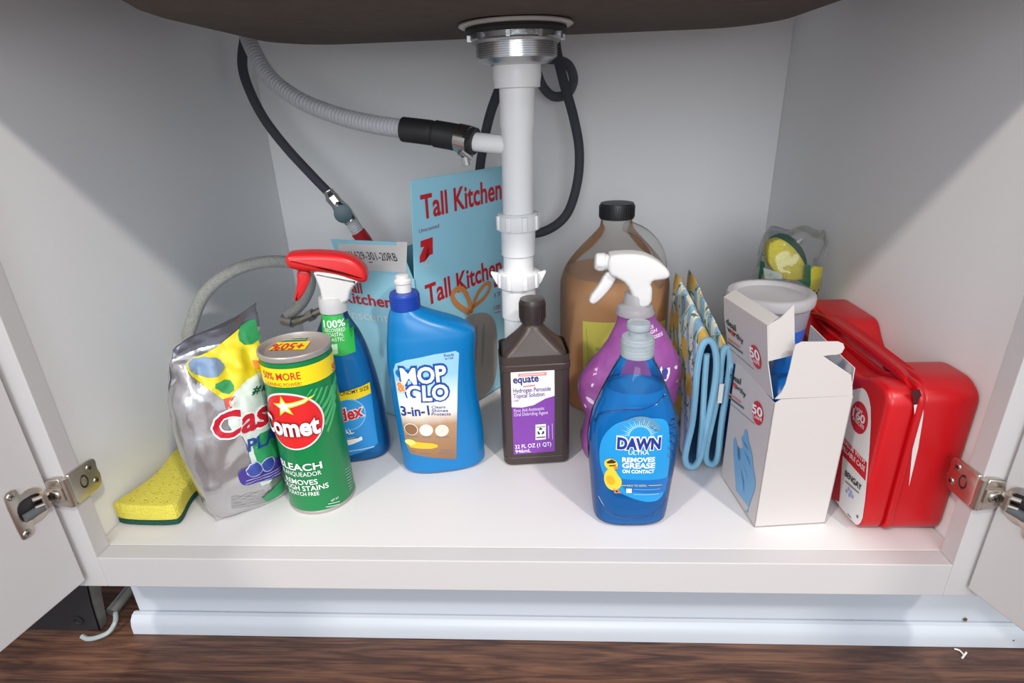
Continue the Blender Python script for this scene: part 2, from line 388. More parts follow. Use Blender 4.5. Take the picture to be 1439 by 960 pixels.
def hinge(s, P0, d, n):
    zc = .083
    # bracket round the stile: side plate on the inner edge, front plate over the face
    root = MB()
    X0 = s*.4186; t = .0032*-s
    def sidefr(y, w, z): return (X0+t*.5+w, y, z)
    out = chaikin([(-.003, zc+.018), (.012, zc+.017), (.031, zc+.0165), (.035, zc+.012), (.033, zc+.003), (.0355, zc-.006), (.031, zc-.0175), (.012, zc-.0165), (-.003, zc-.016)], 1)
    root.puff(out, sidefr, .0042, .0014, 3)
    def frontfr(x, w, z): return (x, -.0035+w, z)
    fo = chaikin([(s*.4165, zc+.018), (s*.4165, zc-.016), (s*.434, zc-.0135), (s*.4365, zc-.008), (s*.4365, zc+.012), (s*.433, zc+.0165)], 1)
    root.puff(fo, frontfr, .005, .0016, 3)
    root.tube(spline([(s*.4172, -.0035, zc+.0165), (s*.4172, -.0035, zc), (s*.4172, -.0035, zc-.0145)], 3), .0036, 10)
    br = root.build('hinge', NICK, cab)
    fs = lambda u, v, w: (X0+t*1.15-s*w, u, v)
    for (u, v, r) in ((.024, zc+.010, .0036), (.027, zc-.007, .0033)): cross_screw(fs, u, v, r, br)
    mb = MB(); mb.loft([[fs(.014+k*.0044*math.cos(a*math.pi/9), zc+.0008+k*.0065*math.sin(a*math.pi/9), w) for a in range(18)] for k, w in ((1.12, 0), (1, .0007), (.85, .0004), (.7, -.0002))]); mb.build('slot', DARKM, br)
    ff = lambda u, v, w: (s*(.4265+u), -.0064-w, v)
    mb = MB(); mb.puff([(-.0075, -.006), (.0065, -.006), (.0065, .0075), (-.0075, .0075)], lambda u, w, v: (s*(.4268+u), -.0072+w, zc+v), .002, .0005, 2); mb.build('adjuster_plate', NICK, br)
    cross_screw(lambda u, v, w: (s*(.4265+u), -.0084-w, v), 0, zc+.0002, .0048, br)
    # arm and cup on the door
    O = Vector((P0[0], P0[1], zc)); inn = -n
    def fd(u, w, v): return O+d*u+Vector((0, 0, v))+inn*w
    cup = MB(); co = chaikin([(.004, -.008), (.004, .008), (.009, .0155), (.017, .018), (.024, .016), (.024, .0225), (.0265, .0255), (.034, .0255), (.0365, .0225), (.0365, -.0225), (.034, -.0255), (.0265, -.0255), (.024, -.0225), (.024, -.016), (.017, -.018), (.009, -.0155)], 1)
    cup.puff(co, lambda u, w, v: fd(u, .0009+w, v), .0017, .0006, 2); c = cup.build('hinge_cup', NICK, cab)
    mb = MB(); mb.puff(chaikin([(.008, -.007), (.012, -.011), (.026, -.0115), (.031, -.006), (.031, .006), (.026, .0115), (.012, .011), (.008, .007)], 1), lambda u, w, v: fd(u, .0019+w, v), .0008, .0003, 2); mb.build('cup_recess', DARKM, c)
    mb = MB(); mb.tube([fd(.011, .004, -.0052), fd(.029, .003, -.0052)], .0042, 12); mb.build('damper', mat('damper_grey', (92, 96, 100), .45), c)
    for v in (-.019, .019): cross_screw(lambda u, vv, w: fd(u, .0017+w, vv), .0305, v*1.08, .0036, c)
    mb = MB(); p = spline([fd(.018, .004, .003), fd(.008, .0075, .002), Vector((s*.4345, -.0078, zc+.001)), Vector((s*.428, -.0072, zc))], 5)
    for k in (-.004, .004): mb.tube([q+np.array((0, 0, k)) for q in p], .0022, 8)
    mb.tube([Vector(fd(.010, .0075, -.006)), Vector(fd(.010, .0075, .009))], .0026, 10)
    mb.build('hinge_arm', NICK, c)
hinge(-1, (-.435, -.005), dL, nL); hinge(1, (.436, -.003), dR, nR)

# countertop over the cabinet (above the picture, it shades the inside)
ct = MB()
for b in ((-1.2, 1.2, -.03, .045, .7205, .75), (-1.2, 1.2, .53, .66, .7205, .75), (-1.2, -.40, .045, .53, .7205, .75), (.40, 1.2, .045, .53, .7205, .75)): ct.box(*b)
tag(ct.build('countertop', mat('stone_counter', (150, 148, 146), .25, vary=.2), smooth=0), 'grey stone countertop lying over the sink cabinet', 'countertop')

# ================================================================ sink and strainer
SINKM = mat('sound_deadening_coat', (90, 79, 70), .85, bump=.35, bscale=900, vary=.22, vscale=60)
sink = thing('kitchen_sink', 'dark brown coated underside of the sink bowl with drain hole', 'sink', (.01, .27, .49))
def rr(cx, cy, hx, hy, rad, z, n=14, zf=None):
    o = []
    for k, (sx, sy) in enumerate(((1, -1), (1, 1), (-1, 1), (-1, -1))):
        for j in range(n):
            a = -math.pi/2+k*math.pi/2+j/(n-1)*math.pi/2; x = cx+sx*(hx-rad)+rad*math.cos(a); y = cy+sy*(hy-rad)+rad*math.sin(a); o.append((x, y, z if zf is None else zf(x, y)))
    return o
cx, cy = .012, .275
R_ = []
for k in (.3, .6, .85, 1): R_.append(rr(cx, cy-.005+.0*(1-k), .056+(.315-.056)*k, .056+(.165-.056)*k, .054+.02*k, .489+.008*k))
for a in range(1, 7):
    ph = a/6*math.pi/2; R_.append(rr(cx, cy-.005, .315+.055*math.sin(ph), .165+.04*math.sin(ph), .074+.03*math.sin(ph), .497+.048*(1-math.cos(ph))))
R_.append(rr(cx, cy-.005, .376, .208, .106, .70)); R_.append(rr(cx, cy-.005, .40, .23, .11, .719)); R_.append(rr(cx, cy-.005, .388, .218, .1, .7195))
R_.append(rr(cx, cy-.005, .37, .202, .1, .70))
for a in (5, 3, 1): ph = a/6*math.pi/2; R_.append(rr(cx, cy-.005, .312+.055*math.sin(ph), .162+.04*math.sin(ph), .074+.03*math.sin(ph), .500+.048*(1-math.cos(ph))))
R_.append(rr(cx, cy-.01, .056, .056, .054, .4925))
MB().loft(R_, False, False, True).build('bowl', SINKM, sink)
for px in ([(432, 27), (500, 26), (600, 22), (720, 16), (850, 9), (1000, 2), (1100, -5)], [(432, 27), (426, 30), (440, 36), (465, 42)]):
    MB().tube(spline([atZ(x, y, .4960) for x, y in px], 5), .0026, 8).build('pressed_bead', SINKM, sink)
DX, DY = .013, .25
CHR = mat('cast_zinc', (172, 172, 172), .34, 1, bump=.15, bscale=300); GASK = mat('black_rubber', (22, 22, 24), .6)
stn = thing('sink_strainer', 'round grey metal sink strainer body clamped under the bowl', 'strainer', (DX, DY, .452))
MB().lathe([(.030, .4905), (.060, .4905), (.0605, .489), (.058, .4875), (.030, .4872)], (DX, DY, 0), 56).build('friction_washer', mat('washer_white', (196, 192, 186), .45, .2), stn)
MB().lathe([(.030, .487), (.0535, .4868), (.0545, .484), (.053, .481), (.030, .481)], (DX, DY, 0), 56).build('rubber_gasket', GASK, stn)
ln = MB(); ln.lathe([(.03, .4808), (.0492, .4808), (.0495, .476), (.0465, .4745), (.046, .4722), (.03, .4720)], (DX, DY, 0), 56)
for k in range(10):
    a = k/10*2*math.pi+.2; c, s_ = math.cos(a), math.sin(a); q = [(DX+c*r-s_*w, DY+s_*r+c*w) for r, w in ((.048, -.0025), (.0525, -.0022), (.0525, .0022), (.048, .0025))]
    ln.sheet([(x, y, .4745) for x, y in q], (0, 0, 1), .006)
ln.build('lock_nut', CHR, stn)
pr = [(.028, .4722)]; z = .4721
for k in range(7): pr += [(.0437, z), (.0437, z-.0009), (.0424, z-.0012), (.0424, z-.0019)]; z -= .0021
pr += [(.0415, z), (.036, z-.004), (.027, z-.0062), (.022, z-.0066)]
MB().lathe(pr, (DX, DY, 0), 56).build('threaded_body', mat('bright_zinc', (190, 190, 190), .22, 1), stn)

# ================================================================ drain pipe
PVC = mat('white_pvc', (232, 232, 232), .32, sub=.1)
pipe = thing('drain_pipe', 'white plastic vertical drain pipe with side branch and slip nuts', 'pipe', (DX-.004, DY, 0))
def px_at(z): return DX-.006*(.45-z)/.3
def seg(name, prof, n=36, m=PVC):
    mb = MB(); mb.loft([[(px_at(z)+r*math.cos(2*math.pi*k/n), DY+r*math.sin(2*math.pi*k/n), z) for k in range(n)] for r, z in prof]); return mb.build(name, m, pipe)
seg('tailpiece', [(.0195, .451), (.0195, .392), (.0188, .389), (.0182, .386), (.0182, .286), (.0182, .20)])
seg('slip_nut', [(.0205, .4525), (.0253, .4525), (.0262, .4505), (.0264, .441), (.0255, .434), (.0255, .4295), (.0195, .4293)])
def nut(z0, z1, wings):
    prof = [(.0183, z1), (.0225, z1), (.0248, z1-.003), (.025, z0+.003), (.0232, z0), (.0183, z0)]; n = seg('slip_nut', prof)
    zc = (z0+z1)/2; x = px_at(zc); 
    for k in range(8):
        a = k/8*2*math.pi+.35; c, s_ = math.cos(a), math.sin(a); mb = MB()
        q = [(x+c*r-s_*w, DY+s_*r+c*w) for r, w in ((.0235, -.004), (.0268, -.0028), (.0268, .0028), (.0235, .004))]
        mb.sheet([(u, v, z0+.002) for u, v in q], (0, 0, 1), z1-z0-.004); mb.build('nut_lug', PVC, n, bevel=.0006)
    if wings:
        for a in (math.pi+.15, -.1):
            c, s_ = math.cos(a), math.sin(a); mb = MB(); pts = [(.023, z0+.001), (.028, z0+.006), (.0345, z1-.002), (.0335, z1+.0005), (.029, z1-.001), (.023, z1-.002)]
            mb.sheet([(x+c*r+s_*.003, DY+s_*r-c*.003, zz) for r, zz in pts], (-s_, c, 0), .006); mb.build('wing', PVC, n, bevel=.001)
nut(.274, .2945, False); nut(.203, .2245, True)
seg('trap_adapter', [(.0205, .2735), (.0205, .2445), (.0185, .243), (.0185, .226)])
seg('lower_pipe', [(.0212, .2025), (.0212, .165), (.019, .164), (.019, .01), (.019, .0006)])
seg('floor_flange', [(.02, .006), (.0225, .006), (.0245, .0015), (.0245, .0004), (.02, .0003)])
a = atY(708, 204, .25); b = atY(664, 199, .262)
MB().tube([a+np.array((.004, 0, 0)), b], .0105, 20).build('branch', PVC, pipe)

# hoses ---------------------------------------------------------------
def hosepath(px, n=10): return spline([atY(x, y, Y) for x, y, Y in px], n)
CORR = mat('grey_corrugated_plastic', (186, 187, 192), .5)
p = hosepath([(338, 18, .44), (352, 62, .43), (378, 107, .41), (418, 139, .38), (470, 161, .345), (520, 174, .31), (573, 182, .28)], 42)
rad = [(.0110 if k % 4 < 2 else .0094) for k in range(len(p))]
MB().tube(p, rad, 18).build('drain_hose', CORR); dh = bpy.data.objects['drain_hose']; tag(dh, 'pale grey corrugated drain hose curving to a black rubber coupling', 'hose')
rc = thing('rubber_coupling', 'black rubber coupling joining corrugated hose to the white branch', 'coupling', tuple(atY(610, 188, .27)))
p = hosepath([(567, 182, .283), (600, 186, .275), (612, 188, .273), (640, 193, .268), (668, 199, .26)], 8); L = len(p)
MB().tube(p, [.0142 if k < L*.42 else (.0136 if k < L*.48 else .0152) for k in range(L)], 24).build('sleeve', mat('black_rubber_sleeve', (34, 34, 36), .55, bump=.1), rc)
hc = thing('hose_clamp', 'stainless worm-drive clamp round the black rubber coupling', 'clamp', tuple(atY(652, 198, .26)))
A, B = np.array(atY(645, 194, .267)), np.array(atY(662, 198, .261)); MB().tube([A, A+(B-A)*.02, B-(B-A)*.02, B], [.0156, .0164, .0164, .0156], 28).build('band', mat('stainless', (186, 186, 184), .24, 1), hc)
for k in range(6):
    q = atY(653+.6*k, 183+3.6*k, .248-.0012*math.sin(k/5*3.1)); MB().tube([q-np.array((.0036, 0, -.0012)), q+np.array((.0036, 0, -.0012))], .0009, 6).build('band_slot', DARKM, hc)
a = np.array(atY(655, 216, .256)); MB().tube([a+np.array((-.006, -.004, .004)), a+np.array((.004, .002, -.006))], .0052, 14).build('screw_housing', mat('stainless', (186, 186, 184), .24, 1), hc)
MB().tube([a+np.array((-.002, -.002, -.004)), a+np.array((0, -.003, -.013))], .0042, 8).build('screw_head', mat('stainless', (186, 186, 184), .24, 1), hc)
BRA = mat('black_nylon_braid', (66, 68, 76), .62, bump=.5, bscale=1500)
tag(MB().tube(hosepath([(352, 20, .50), (343, 60, .50), (341, 95, .50), (352, 130, .495), (372, 168, .49), (402, 207, .48), (436, 244, .475), (463, 272, .47)]), .0072, 14).build('supply_hose', BRA), 'black braided supply hose dropping in front of the left corner', 'hose')
tag(MB().tube(hosepath([(722, 40, .515), (708, 105, .51), (689, 160, .505), (679, 205, .505), (674, 250, .505), (680, 296, .505), (705, 324, .505), (742, 329, .505), (772, 322, .505), (797, 300, .505), (811, 258, .505), (814, 212, .505), (806, 165, .505), (792, 115, .51), (782, 70, .515), (778, 30, .515)]), .0074, 14).build('faucet_hose', BRA), 'long black faucet hose hanging in a loop behind the white pipe', 'hose')
BRB = mat('charcoal_braid', (84, 86, 94), .6, bump=.5, bscale=1500)
tag(MB().tube(hosepath([(752, 40, .53), (762, 78, .53), (782, 84, .535), (799, 92, .535), (806, 112, .54), (798, 131, .545), (780, 136, .55), (766, 126, .555), (757, 108, .56), (752, 80, .56), (754, 30, .56)]), .0072, 14).build('faucet_hose', BRB), 'short charcoal hose curled in a tight loop beside the strainer', 'hose')
STB = mat('steel_braid', (190, 190, 184), .38, .6, bump=1, bscale=900, vary=.6, vscale=620)
tag(MB().tube([np.array((-.414, .235, .006)), np.array((-.4155, .228, .06))]+hosepath([(264, 470, .222), (284, 418, .236), (318, 386, .25), (360, 370, .268), (402, 368, .285), (428, 377, .30), (436, 398, .31), (424, 426, .315), (404, 444, .315)]), .0078, 16).build('supply_hose', STB), 'silver braided steel hose arching over the foil pouch', 'hose')
fit = thing('hose_fitting', 'small chrome hose fitting at the end of the steel braided hose', 'fitting', tuple(atY(425, 447, .31)))
MB().tube([atY(398, 449, .315), atY(412, 452, .312), atY(414, 452, .312), atY(424, 449, .31)], [.009, .009, .006, .006], 12).build('nut', SCREW, fit)
MB().tube([atY(422, 450, .31), atY(452, 436, .31)], .0055, 12).build('barrel', SCREW, fit); MB().tube([atY(433, 445, .31), atY(441, 441, .31)], .0085, 6).build('hex', SCREW, fit)
vl = thing('shutoff_valve', 'chrome shutoff valve with round teal handle on white pipe stub', 'valve', tuple(atY(485, 300, .47)))
CHV = mat('chrome', (205, 205, 205), .16, 1)
MB().tube([atY(461, 268, .47), atY(465, 275, .47), atY(466, 277, .47), atY(474, 287, .47)], [.0085, .0095, .0112, .0105], 8).build('coupling_nut', CHV, vl)
MB().tube([atY(472, 284, .47), atY(480, 294, .47), atY(494, 311, .47)], [.0095, .0135, .0115], 18).build('valve_body', CHV, vl)
a = np.array(atY(483, 300, .455)); b = np.array(atY(482, 301, .44)); d = (b-a)/np.linalg.norm(b-a)
MB().tube([a, a+d*.008, a+d*.0085, a+d*.0125, a+d*.013], [.006, .006, .0135, .014, .0118], 20).build('valve_handle', mat('teal_plastic', (62, 92, 100), .4), vl)
p = [np.array(atY(491, 307, .47)), np.array(atY(505, 329, .475))]; pp = [p[0]+(p[1]-p[0])*k/16 for k in range(17)]
MB().tube(pp, [.0108 if k % 2 else .0100 for k in range(17)], 18).build('pipe_stub', mat('cloudy_white', (205, 205, 206), .35), vl)
MB().tube([atY(503, 326, .474), atY(512, 338, .476), atY(530, 365, .52), atY(540, 372, .592)], .0118, 18).build('red_pipe', mat('red_pex', (190, 30, 34), .35), vl)

# ================================================================ bottles, cans and bags on the cabinet floor
NAVY = P((24, 40, 110)); WHT = P((244, 244, 244)); BLK = P((28, 28, 30)); RED = P((206, 28, 40)); YEL = P((250, 218, 20))
def cyl_print(cx, cy, R, cell=.004):
    def p2(x, y):
        d = ray(x, y); o = CAM-np.array([cx, cy, 0]); a = d[0]**2+d[1]**2; b = o[0]*d[0]+o[1]*d[1]; c = o[0]**2+o[1]**2-R*R
        t = (-b-math.sqrt(max(b*b-a*c, 0)))/a; q = o+d*t; return np.array([R*math.atan2(q[0], -q[1]), q[2]])
    return Print(p2, lambda u, v, off: (cx+(R+off)*math.sin(u/R), cy-(R+off)*math.cos(u/R), v), cell)

# ---- scouring powder can
C0 = (-.2212, .1045); CR = .0362; CH = .190
GREEN = mat('can_green', (6, 124, 66), .3)
can = thing('cleanser_can', 'green cardboard can of powder cleanser with red round logo', 'can', (C0[0], C0[1], 0))
MB().lathe([(CR-.002, .0006), (CR-.0002, .0008), (CR, .002), (CR, CH-.0075), (CR-.0006, CH-.007)], (C0[0], C0[1], 0), 64).build('body', GREEN, can)
TIN = mat('tin', (170, 162, 156), .4, .35)
MB().lathe([(CR+.0004, CH-.006), (CR+.0008, CH-.004), (CR+.0008, CH-.001), (CR, CH), (CR-.0014, CH), (CR-.002, CH-.0015), (CR-.0022, CH-.005), (CR-.006, CH-.006), (.0005, CH-.0061)], (C0[0], C0[1], 0), 64, cap=False).build('lid', TIN, can)
MB().lathe([(CR-.001, .0004), (CR+.0006, .0006), (CR+.0007, .003), (CR+.0002, .004), (CR-.001, .0042)], (C0[0], C0[1], 0), 64).build('bottom_rim', TIN, can)
q = plane_print((C0[0], C0[1], CH-.006), (1, 0, 0), (0, 1, 0), (0, 0, 1))
q.poly([(388, 482), (396, 473), (437, 470), (429, 481)], P((20, 110, 70)), 0); q.poly([(377, 493), (390, 482), (437, 480), (428, 492)], YEL, 1)
q.text('+50%', (430, 482.5), (385, 485), -8, RED, 2, .02)
for k in range(3): q.line((395+2*k, 479-2.6*k), (430+1.5*k, 477.5-2.6*k), .0009, WHT, 1)
q.build(can, 'lid_sticker')
c = cyl_print(C0[0], C0[1], CR+.00005); c.level = True
vt, vb = c.p2uv(397, 519)[1], c.p2uv(412, 544)[1]
c.uv([(-.10, vb), (.10, vb), (.10, vt), (-.10, vt)], YEL, 0)
c.text('50% MORE', (374, 537), (423, 532), 10, P((196, 40, 26)), 1, .01); c.text('CLEANING POWER!', (375, 542.5), (424, 541), 5, P((196, 90, 26)), 1, .0)
c.text('50%', (466, 519), (476, 512), 9, P((196, 40, 26)), 1, .01)
LG = P((70, 176, 104))
for k in range(5): c.poly([(430+8*k, 548-k*2), (436+8*k, 547-k*2), (463+2*k, 575+9*k), (461+2*k, 578+9*k)][::1] if False else [(437+7*k, 547-1.5*k), (440+7*k, 546.5-1.5*k), (433+7*k, 556+k*2), (424+7*k, 566+k*3)], LG, 0)
for k in range(4): c.poly([(470, 524+13*k), (472, 530+13*k), (452+3*k, 578+10*k), (450+3*k, 575+10*k)], LG, 0)
uL, uR = c.p2uv(380, 597)[0], c.p2uv(456, 590)[0]; cc = np.array([(uL+uR)/2, c.p2uv(417, 593)[1]]); ru = (uR-uL)/2; rv = (c.p2uv(418, 552)[1]-c.p2uv(425, 633)[1])/2
c.ell(cc, ru, rv, P((226, 226, 224)), 1, 48, px=False); c.ell(cc, ru*.94, rv*.94, P((216, 32, 34)), 2, 48, px=False)
def star(ctr, r, m, lay, rot=.1):
    u0 = c.p2uv(*ctr); c.uv([(u0[0]+(r if k % 2 == 0 else r*.42)*math.cos(math.pi/2+k*math.pi/5+rot), u0[1]+(r if k % 2 == 0 else r*.42)*math.sin(math.pi/2+k*math.pi/5+rot)) for k in range(10)], m, lay)
c.poly([(406, 566), (425, 561), (443, 553), (428, 566), (408, 573)], YEL, 3); star((400, 571), .0125, YEL, 4); star((400, 571), .0085, WHT, 5)
c.poly([(404, 568), (424, 563), (438, 556), (424, 565.5), (404, 571.5)], WHT, 5)
c.text('Comet', (386, 611), (450, 605), 25, WHT, 6, .035, back=P((150, 20, 26)), grow=.03)
c.text('BLEACH', (397.5, 654), (453, 657), 9.5, WHT, 1, .02); c.text('BLANQUEADOR', (400, 664), (452, 666), 6, WHT, 1, 0)
c.text('REMOVES', (404.5, 677), (447, 679.5), 7, WHT, 1, .012); c.text('TOUGH STAINS', (402, 685), (462, 684), 7, WHT, 1, .012); c.text('SCRATCH FREE', (408, 692), (449, 695), 5, WHT, 1, .01)
c.text('NET WT', (465, 703), (476, 700), 3, WHT, 1, 0); 
for k in range(2): c.line((461-k*3, 708+k*4), (477, 704+k*4), .0012, P((170, 205, 185)), 1)
for k in range(8): c.line((484+k*.9, 660+k*4.0), (491+k*.4, 655+k*4.2), .0008, P((150, 195, 170)), 1)
c.build(can)

# ---- foil pouch of dishwasher tablets
PC = (-.3145, .087)
pch = thing('detergent_pouch', 'crinkled silver foil pouch of dishwasher tablets with red lettering', 'pouch', (PC[0], PC[1], 0), math.radians(43))
FOIL = mat('foil_film', (196, 194, 196), .2, .75, bump=.25, bscale=60)
pb = Body([(.0008, .012, .038, .020, 3), (.006, .012, .042, .026, 3), (.03, .010, .0445, .031, 2.6), (.07, .007, .046, .034, 2.5), (.11, .006, .046, .034, 2.5), (.145, .009, .0455, .029, 2.4), (.172, .014, .045, .020, 2.2), (.19, .018, .044, .009, 2), (.2, .020, .0435, .004, 2), (.224, .022, .043, .0022, 2)], 72, 5)
def pw(x, y, z):
    k = .0034*min(1, z/.02)*(1 if z < .19 else .6); n1 = fbm(x, y, z, 26); n2 = abs(fbm(x+3, y, z*.7+x*.8, 45))
    crease = 1.6*max(0, 1-abs(z-.172)/.02)
    return [x+k*.6*n2*(1 if x > 0 else -1), y+k*(n1*1.2+n2+crease*math.sin(x*260))*(1 if y > 0 else -1), z-.30*max(0, .065-x)*max(0, (z-.185)/.039)+.003*math.sin((x+.02)*90)*max(0, min(1, (z-.19)*50))]
pb.wob = pw
body = pb.mesh(0, .2005, cap1=False).build('film', FOIL, pch, world=False, smooth=50)
pb.mesh(.1995, 1, cap0=False).build('top_seal', mat('smoky_film', (112, 112, 122), .22, .6, bump=.25, bscale=60), pch, world=False, smooth=50)
q = body_print(pch, pb, .003); q.base = .0012
q.poly([(262, 505), (300, 492), (345, 455), (372, 452), (378, 520), (340, 560), (318, 565), (290, 545), (262, 525)], P((222, 206, 40)), 0, 1)
q.poly([(340, 452), (372, 445), (374, 470), (345, 487), (332, 475)], P((40, 140, 80)), 1, 1); q.poly([(262, 505), (296, 498), (322, 515), (300, 532), (268, 528)], P((120, 146, 178)), 1, 1)
q.poly([(296, 540), (320, 530), (332, 545), (318, 556)], P((52, 150, 90)), 1, 1); q.poly([(355, 505), (374, 500), (375, 512), (358, 518)], P((230, 140, 40)), 1)
q.poly([(318, 570), (331, 548), (352, 527), (385, 512), (392, 640), (372, 690), (355, 660), (345, 615), (322, 605)], P((214, 226, 218)), 1, 1)
q.poly([(352, 612), (392, 590), (396, 660), (372, 676), (358, 645)], P((46, 150, 92)), 2, 1)
q.poly([(314, 560), (329, 556), (329, 572), (318, 574)], P((212, 84, 70)), 1)
q.text('#1', (353, 553), (367, 549), 11, P((30, 90, 60)), 3, .03, shear=.2); q.text('BRAND', (368, 549), (400, 538), 6, P((30, 90, 60)), 3, .0)
q.text('Cascade', (301, 617), (452, 562), 34, P((196, 18, 44)), 4, .03, shear=.12, back=WHT, grow=.05)
q.text('PLATINUM', (348, 634), (455, 590), 17, P((40, 66, 150)), 3, .025)
q.poly([(333, 667), (340, 657), (392, 632), (398, 660), (350, 681), (338, 679)], P((70, 52, 148)), 3, 1)
for k, (x, y) in enumerate(((357, 660), (375, 652))): q.ell((x, y), .0085, .0085, P((196, 196, 224)), 4); q.ell((x, y), .0072, .0074, P((58, 76, 160)), 5)
for k in range(3): q.line((345, 676+k*4-1), (392, 655+k*4), .0009, P((190, 188, 220)), 4)
for k in range(4): q.line((325, 700+k*4.5), (372+3*k, 690+k*3.6), .0008, P((120, 122, 124)), 1)
q.poly([(368, 700), (396, 672), (398, 690), (380, 708)], P((52, 150, 96)), 1)
q.build(pch, 'print')
fin = MB().loft([[(x, -.021-.004*math.sin(x*70)+.002*fbm(x, 1, zz, 60), .0008+zz) for x in np.linspace(-.028, .050, 24)] for zz in (0, .004, .009, .013)], False, False, wrap=False); fin.build('bottom_seal', FOIL, pch, world=False)

# ---- blue glass cleaner
WC = (-.209, .196)
win = thing('spray_bottle', 'clear bottle of blue glass cleaner with red trigger sprayer', 'bottle', (WC[0], WC[1], 0), math.radians(12))
SHELL = clear('clear_plastic', (236, 242, 246), .25); BLIQ = clear('blue_window_liquid', (140, 205, 245), .1, .58, (52, 176, 240))
wb = Body([(.0008, 0, .040, .026, 3), (.004, 0, .044, .031, 3), (.02, 0, .0455, .033, 2.8), (.06, 0, .043, .033, 2.6), (.085, 0, .041, .030, 2.5), (.11, 0, .038, .030, 2.4), (.14, 0, .033, .028, 2.2), (.165, 0, .026, .023, 2), (.185, 0, .0165, .0165, 2), (.197, 0, .0145, .0145, 2)], 56)
wb.mesh(cap1=False).build('shell', SHELL, win, world=False); wb.mesh(0, .163, -.0014).build('liquid', BLIQ, win, world=False)
wl = body_print(win, wb)
wl.poly([(452, 441), (494, 437), (500, 494), (482, 500), (456, 499)], P((40, 176, 70)), 0)
wl.text('100%', (456, 460), (485, 457), 10, WHT, 1, .01); wl.text('RECOVERED', (457, 466), (485, 464.5), 5, WHT, 1, 0); wl.text('COASTAL', (458, 473), (483, 471), 5, WHT, 1, 0); wl.text('PLASTIC', (460, 480), (484, 478), 5, WHT, 1, 0)
wl.poly([(466, 484), (474, 483), (475, 497), (467, 498)], P((190, 230, 196)), 1)
wl.build(win, 'sticker'); wl = body_print(win, wb)
wl.poly([(440, 552), (519, 537), (521, 552), (440, 566)], YEL, 1); wl.text('ECONOMY SIZE', (471, 557), (518, 546), 5, BLK, 2, .01)
wl.poly([(440, 562), (521, 548), (531, 622), (524, 629), (448, 640)], P((36, 140, 210)), 0)
wl.ell((489, 583), .021, .021, P((120, 190, 230)), 1); wl.ell((489, 583), .0195, .0195, P((44, 150, 214)), 2)
wl.text('Windex', (444, 592), (511, 583), 14, RED, 3, .03, shear=.12, back=WHT, grow=.04); wl.text('ORIGINAL', (446, 614), (498, 608), 7, WHT, 2, .01)
wl.poly([(452, 621), (508, 611), (510, 620), (454, 630)], WHT, 1, 1); wl.line((470, 620), (505, 614), .0012, NAVY, 2); wl.line((468, 636), (526, 627), .0013, P((190, 214, 240)), 1)
wl.build(win)
def frame_of(root):
    M = ROOT[root]; U = np.array(M.to_3x3() @ Vector((1, 0, 0))); N = np.array(M.to_3x3() @ Vector((0, -1, 0))); O = np.array(M.translation)
    def loc(px): r_ = []; [r_.append((float((hit(x, y, O, N)-O)@U), float(hit(x, y, O, N)[2]))) for x, y in px]; return r_
    return loc, (lambda u, w, v: O+U*u-N*w+np.array((0, 0, v)))
wloc, wfr = frame_of(win)
RPL = mat('red_plastic', (208, 30, 34), .3); WPL = mat('white_plastic', (216, 215, 214), .35)
MB().puff(chaikin(wloc([(403, 359), (407, 354), (440, 352), (478, 354), (500, 361), (514, 373), (519, 388), (514, 395), (500, 392), (475, 383), (445, 379), (412, 376), (404, 369)]), 2), wfr, .030, .007, 5).build('sprayer_cap', RPL, win)
MB().puff(chaikin(wloc([(440, 376), (478, 380), (508, 391), (500, 397), (493, 406), (491, 423), (455, 426), (452, 405), (446, 390)]), 2), wfr, .025, .004, 4).build('sprayer_body', WPL, win)
MB().puff(chaikin(wloc([(417, 377), (437, 379), (437, 392), (428, 412), (418, 424), (413, 420), (419, 398)]), 2), wfr, .011, .003, 3).build('trigger', RPL, win)
MB().lathe([(.013, .194), (.0165, .1945), (.0168, .206), (.0155, .2125), (.012, .213)], (0, 0, 0), 28).build('collar', clear('white_collar', (240, 240, 240), .2, .85, (240, 240, 240)), win, world=False)

# ---- floor shine bottle
FC = (-.089, .172)
mop = thing('floor_polish_bottle', 'opaque blue bottle of floor cleaner with white push-pull cap', 'bottle', (FC[0], FC[1], 0), math.radians(12))
rows = rows_px(mop, FC, [(566, 640, 680, 625, .029, 2.6), (560, 605, 678, 595, .0295, 2.6), (551, 555, 670, 545, .029, 2.6), (544, 505, 667, 500, .028, 2.6), (543, 475, 668, 472, .027, 2.6), (543.5, 463, 664, 462, .026, 2.5), (544, 453, 645, 451, .024, 2.4), (545, 444, 618, 442, .021, 2.3), (547, 437, 600, 435, .018, 2.1), (549, 433, 591, 431, .0165, 2)])
r0 = rows[0].copy(); ra = rows[0].copy(); ra[0] = .0008; ra[2] *= .93; ra[3] = .026; r0[0] = .005; rows = [ra, r0]+[r for r in rows[0:] if r[0] > .008]
fb = Body(rows, 64, 5); FBL = mat('blue_bottle', (0, 116, 180), .32); fb.mesh().build('body', FBL, mop, world=False)
gx, gz = rows[-1][1], rows[-1][0]
fp = body_print(mop, fb, .004)
fp.poly([(553, 520), (556, 511), (570, 506), (610, 498), (640, 493), (645, 496), (643, 540), (641, 645), (608, 643), (577, 637), (571, 624), (561, 570)], ramp_mat('polish_label', 'UV', 1, [(.1, (140, 98, 64)), (.36, (176, 136, 100)), (.43, (222, 214, 204)), (.5, (236, 240, 244)), (.68, (150, 200, 232))], noise_amt=.03, nscale=14), 0)
LB = P((22, 74, 158))
fp.text('MOP', (566, 539), (628, 534), 21, WHT, 2, .03, back=LB, grow=.09, blay=1); fp.text('GLO', (573, 562), (630, 560), 20, WHT, 2, .03, back=LB, grow=.09, blay=1)
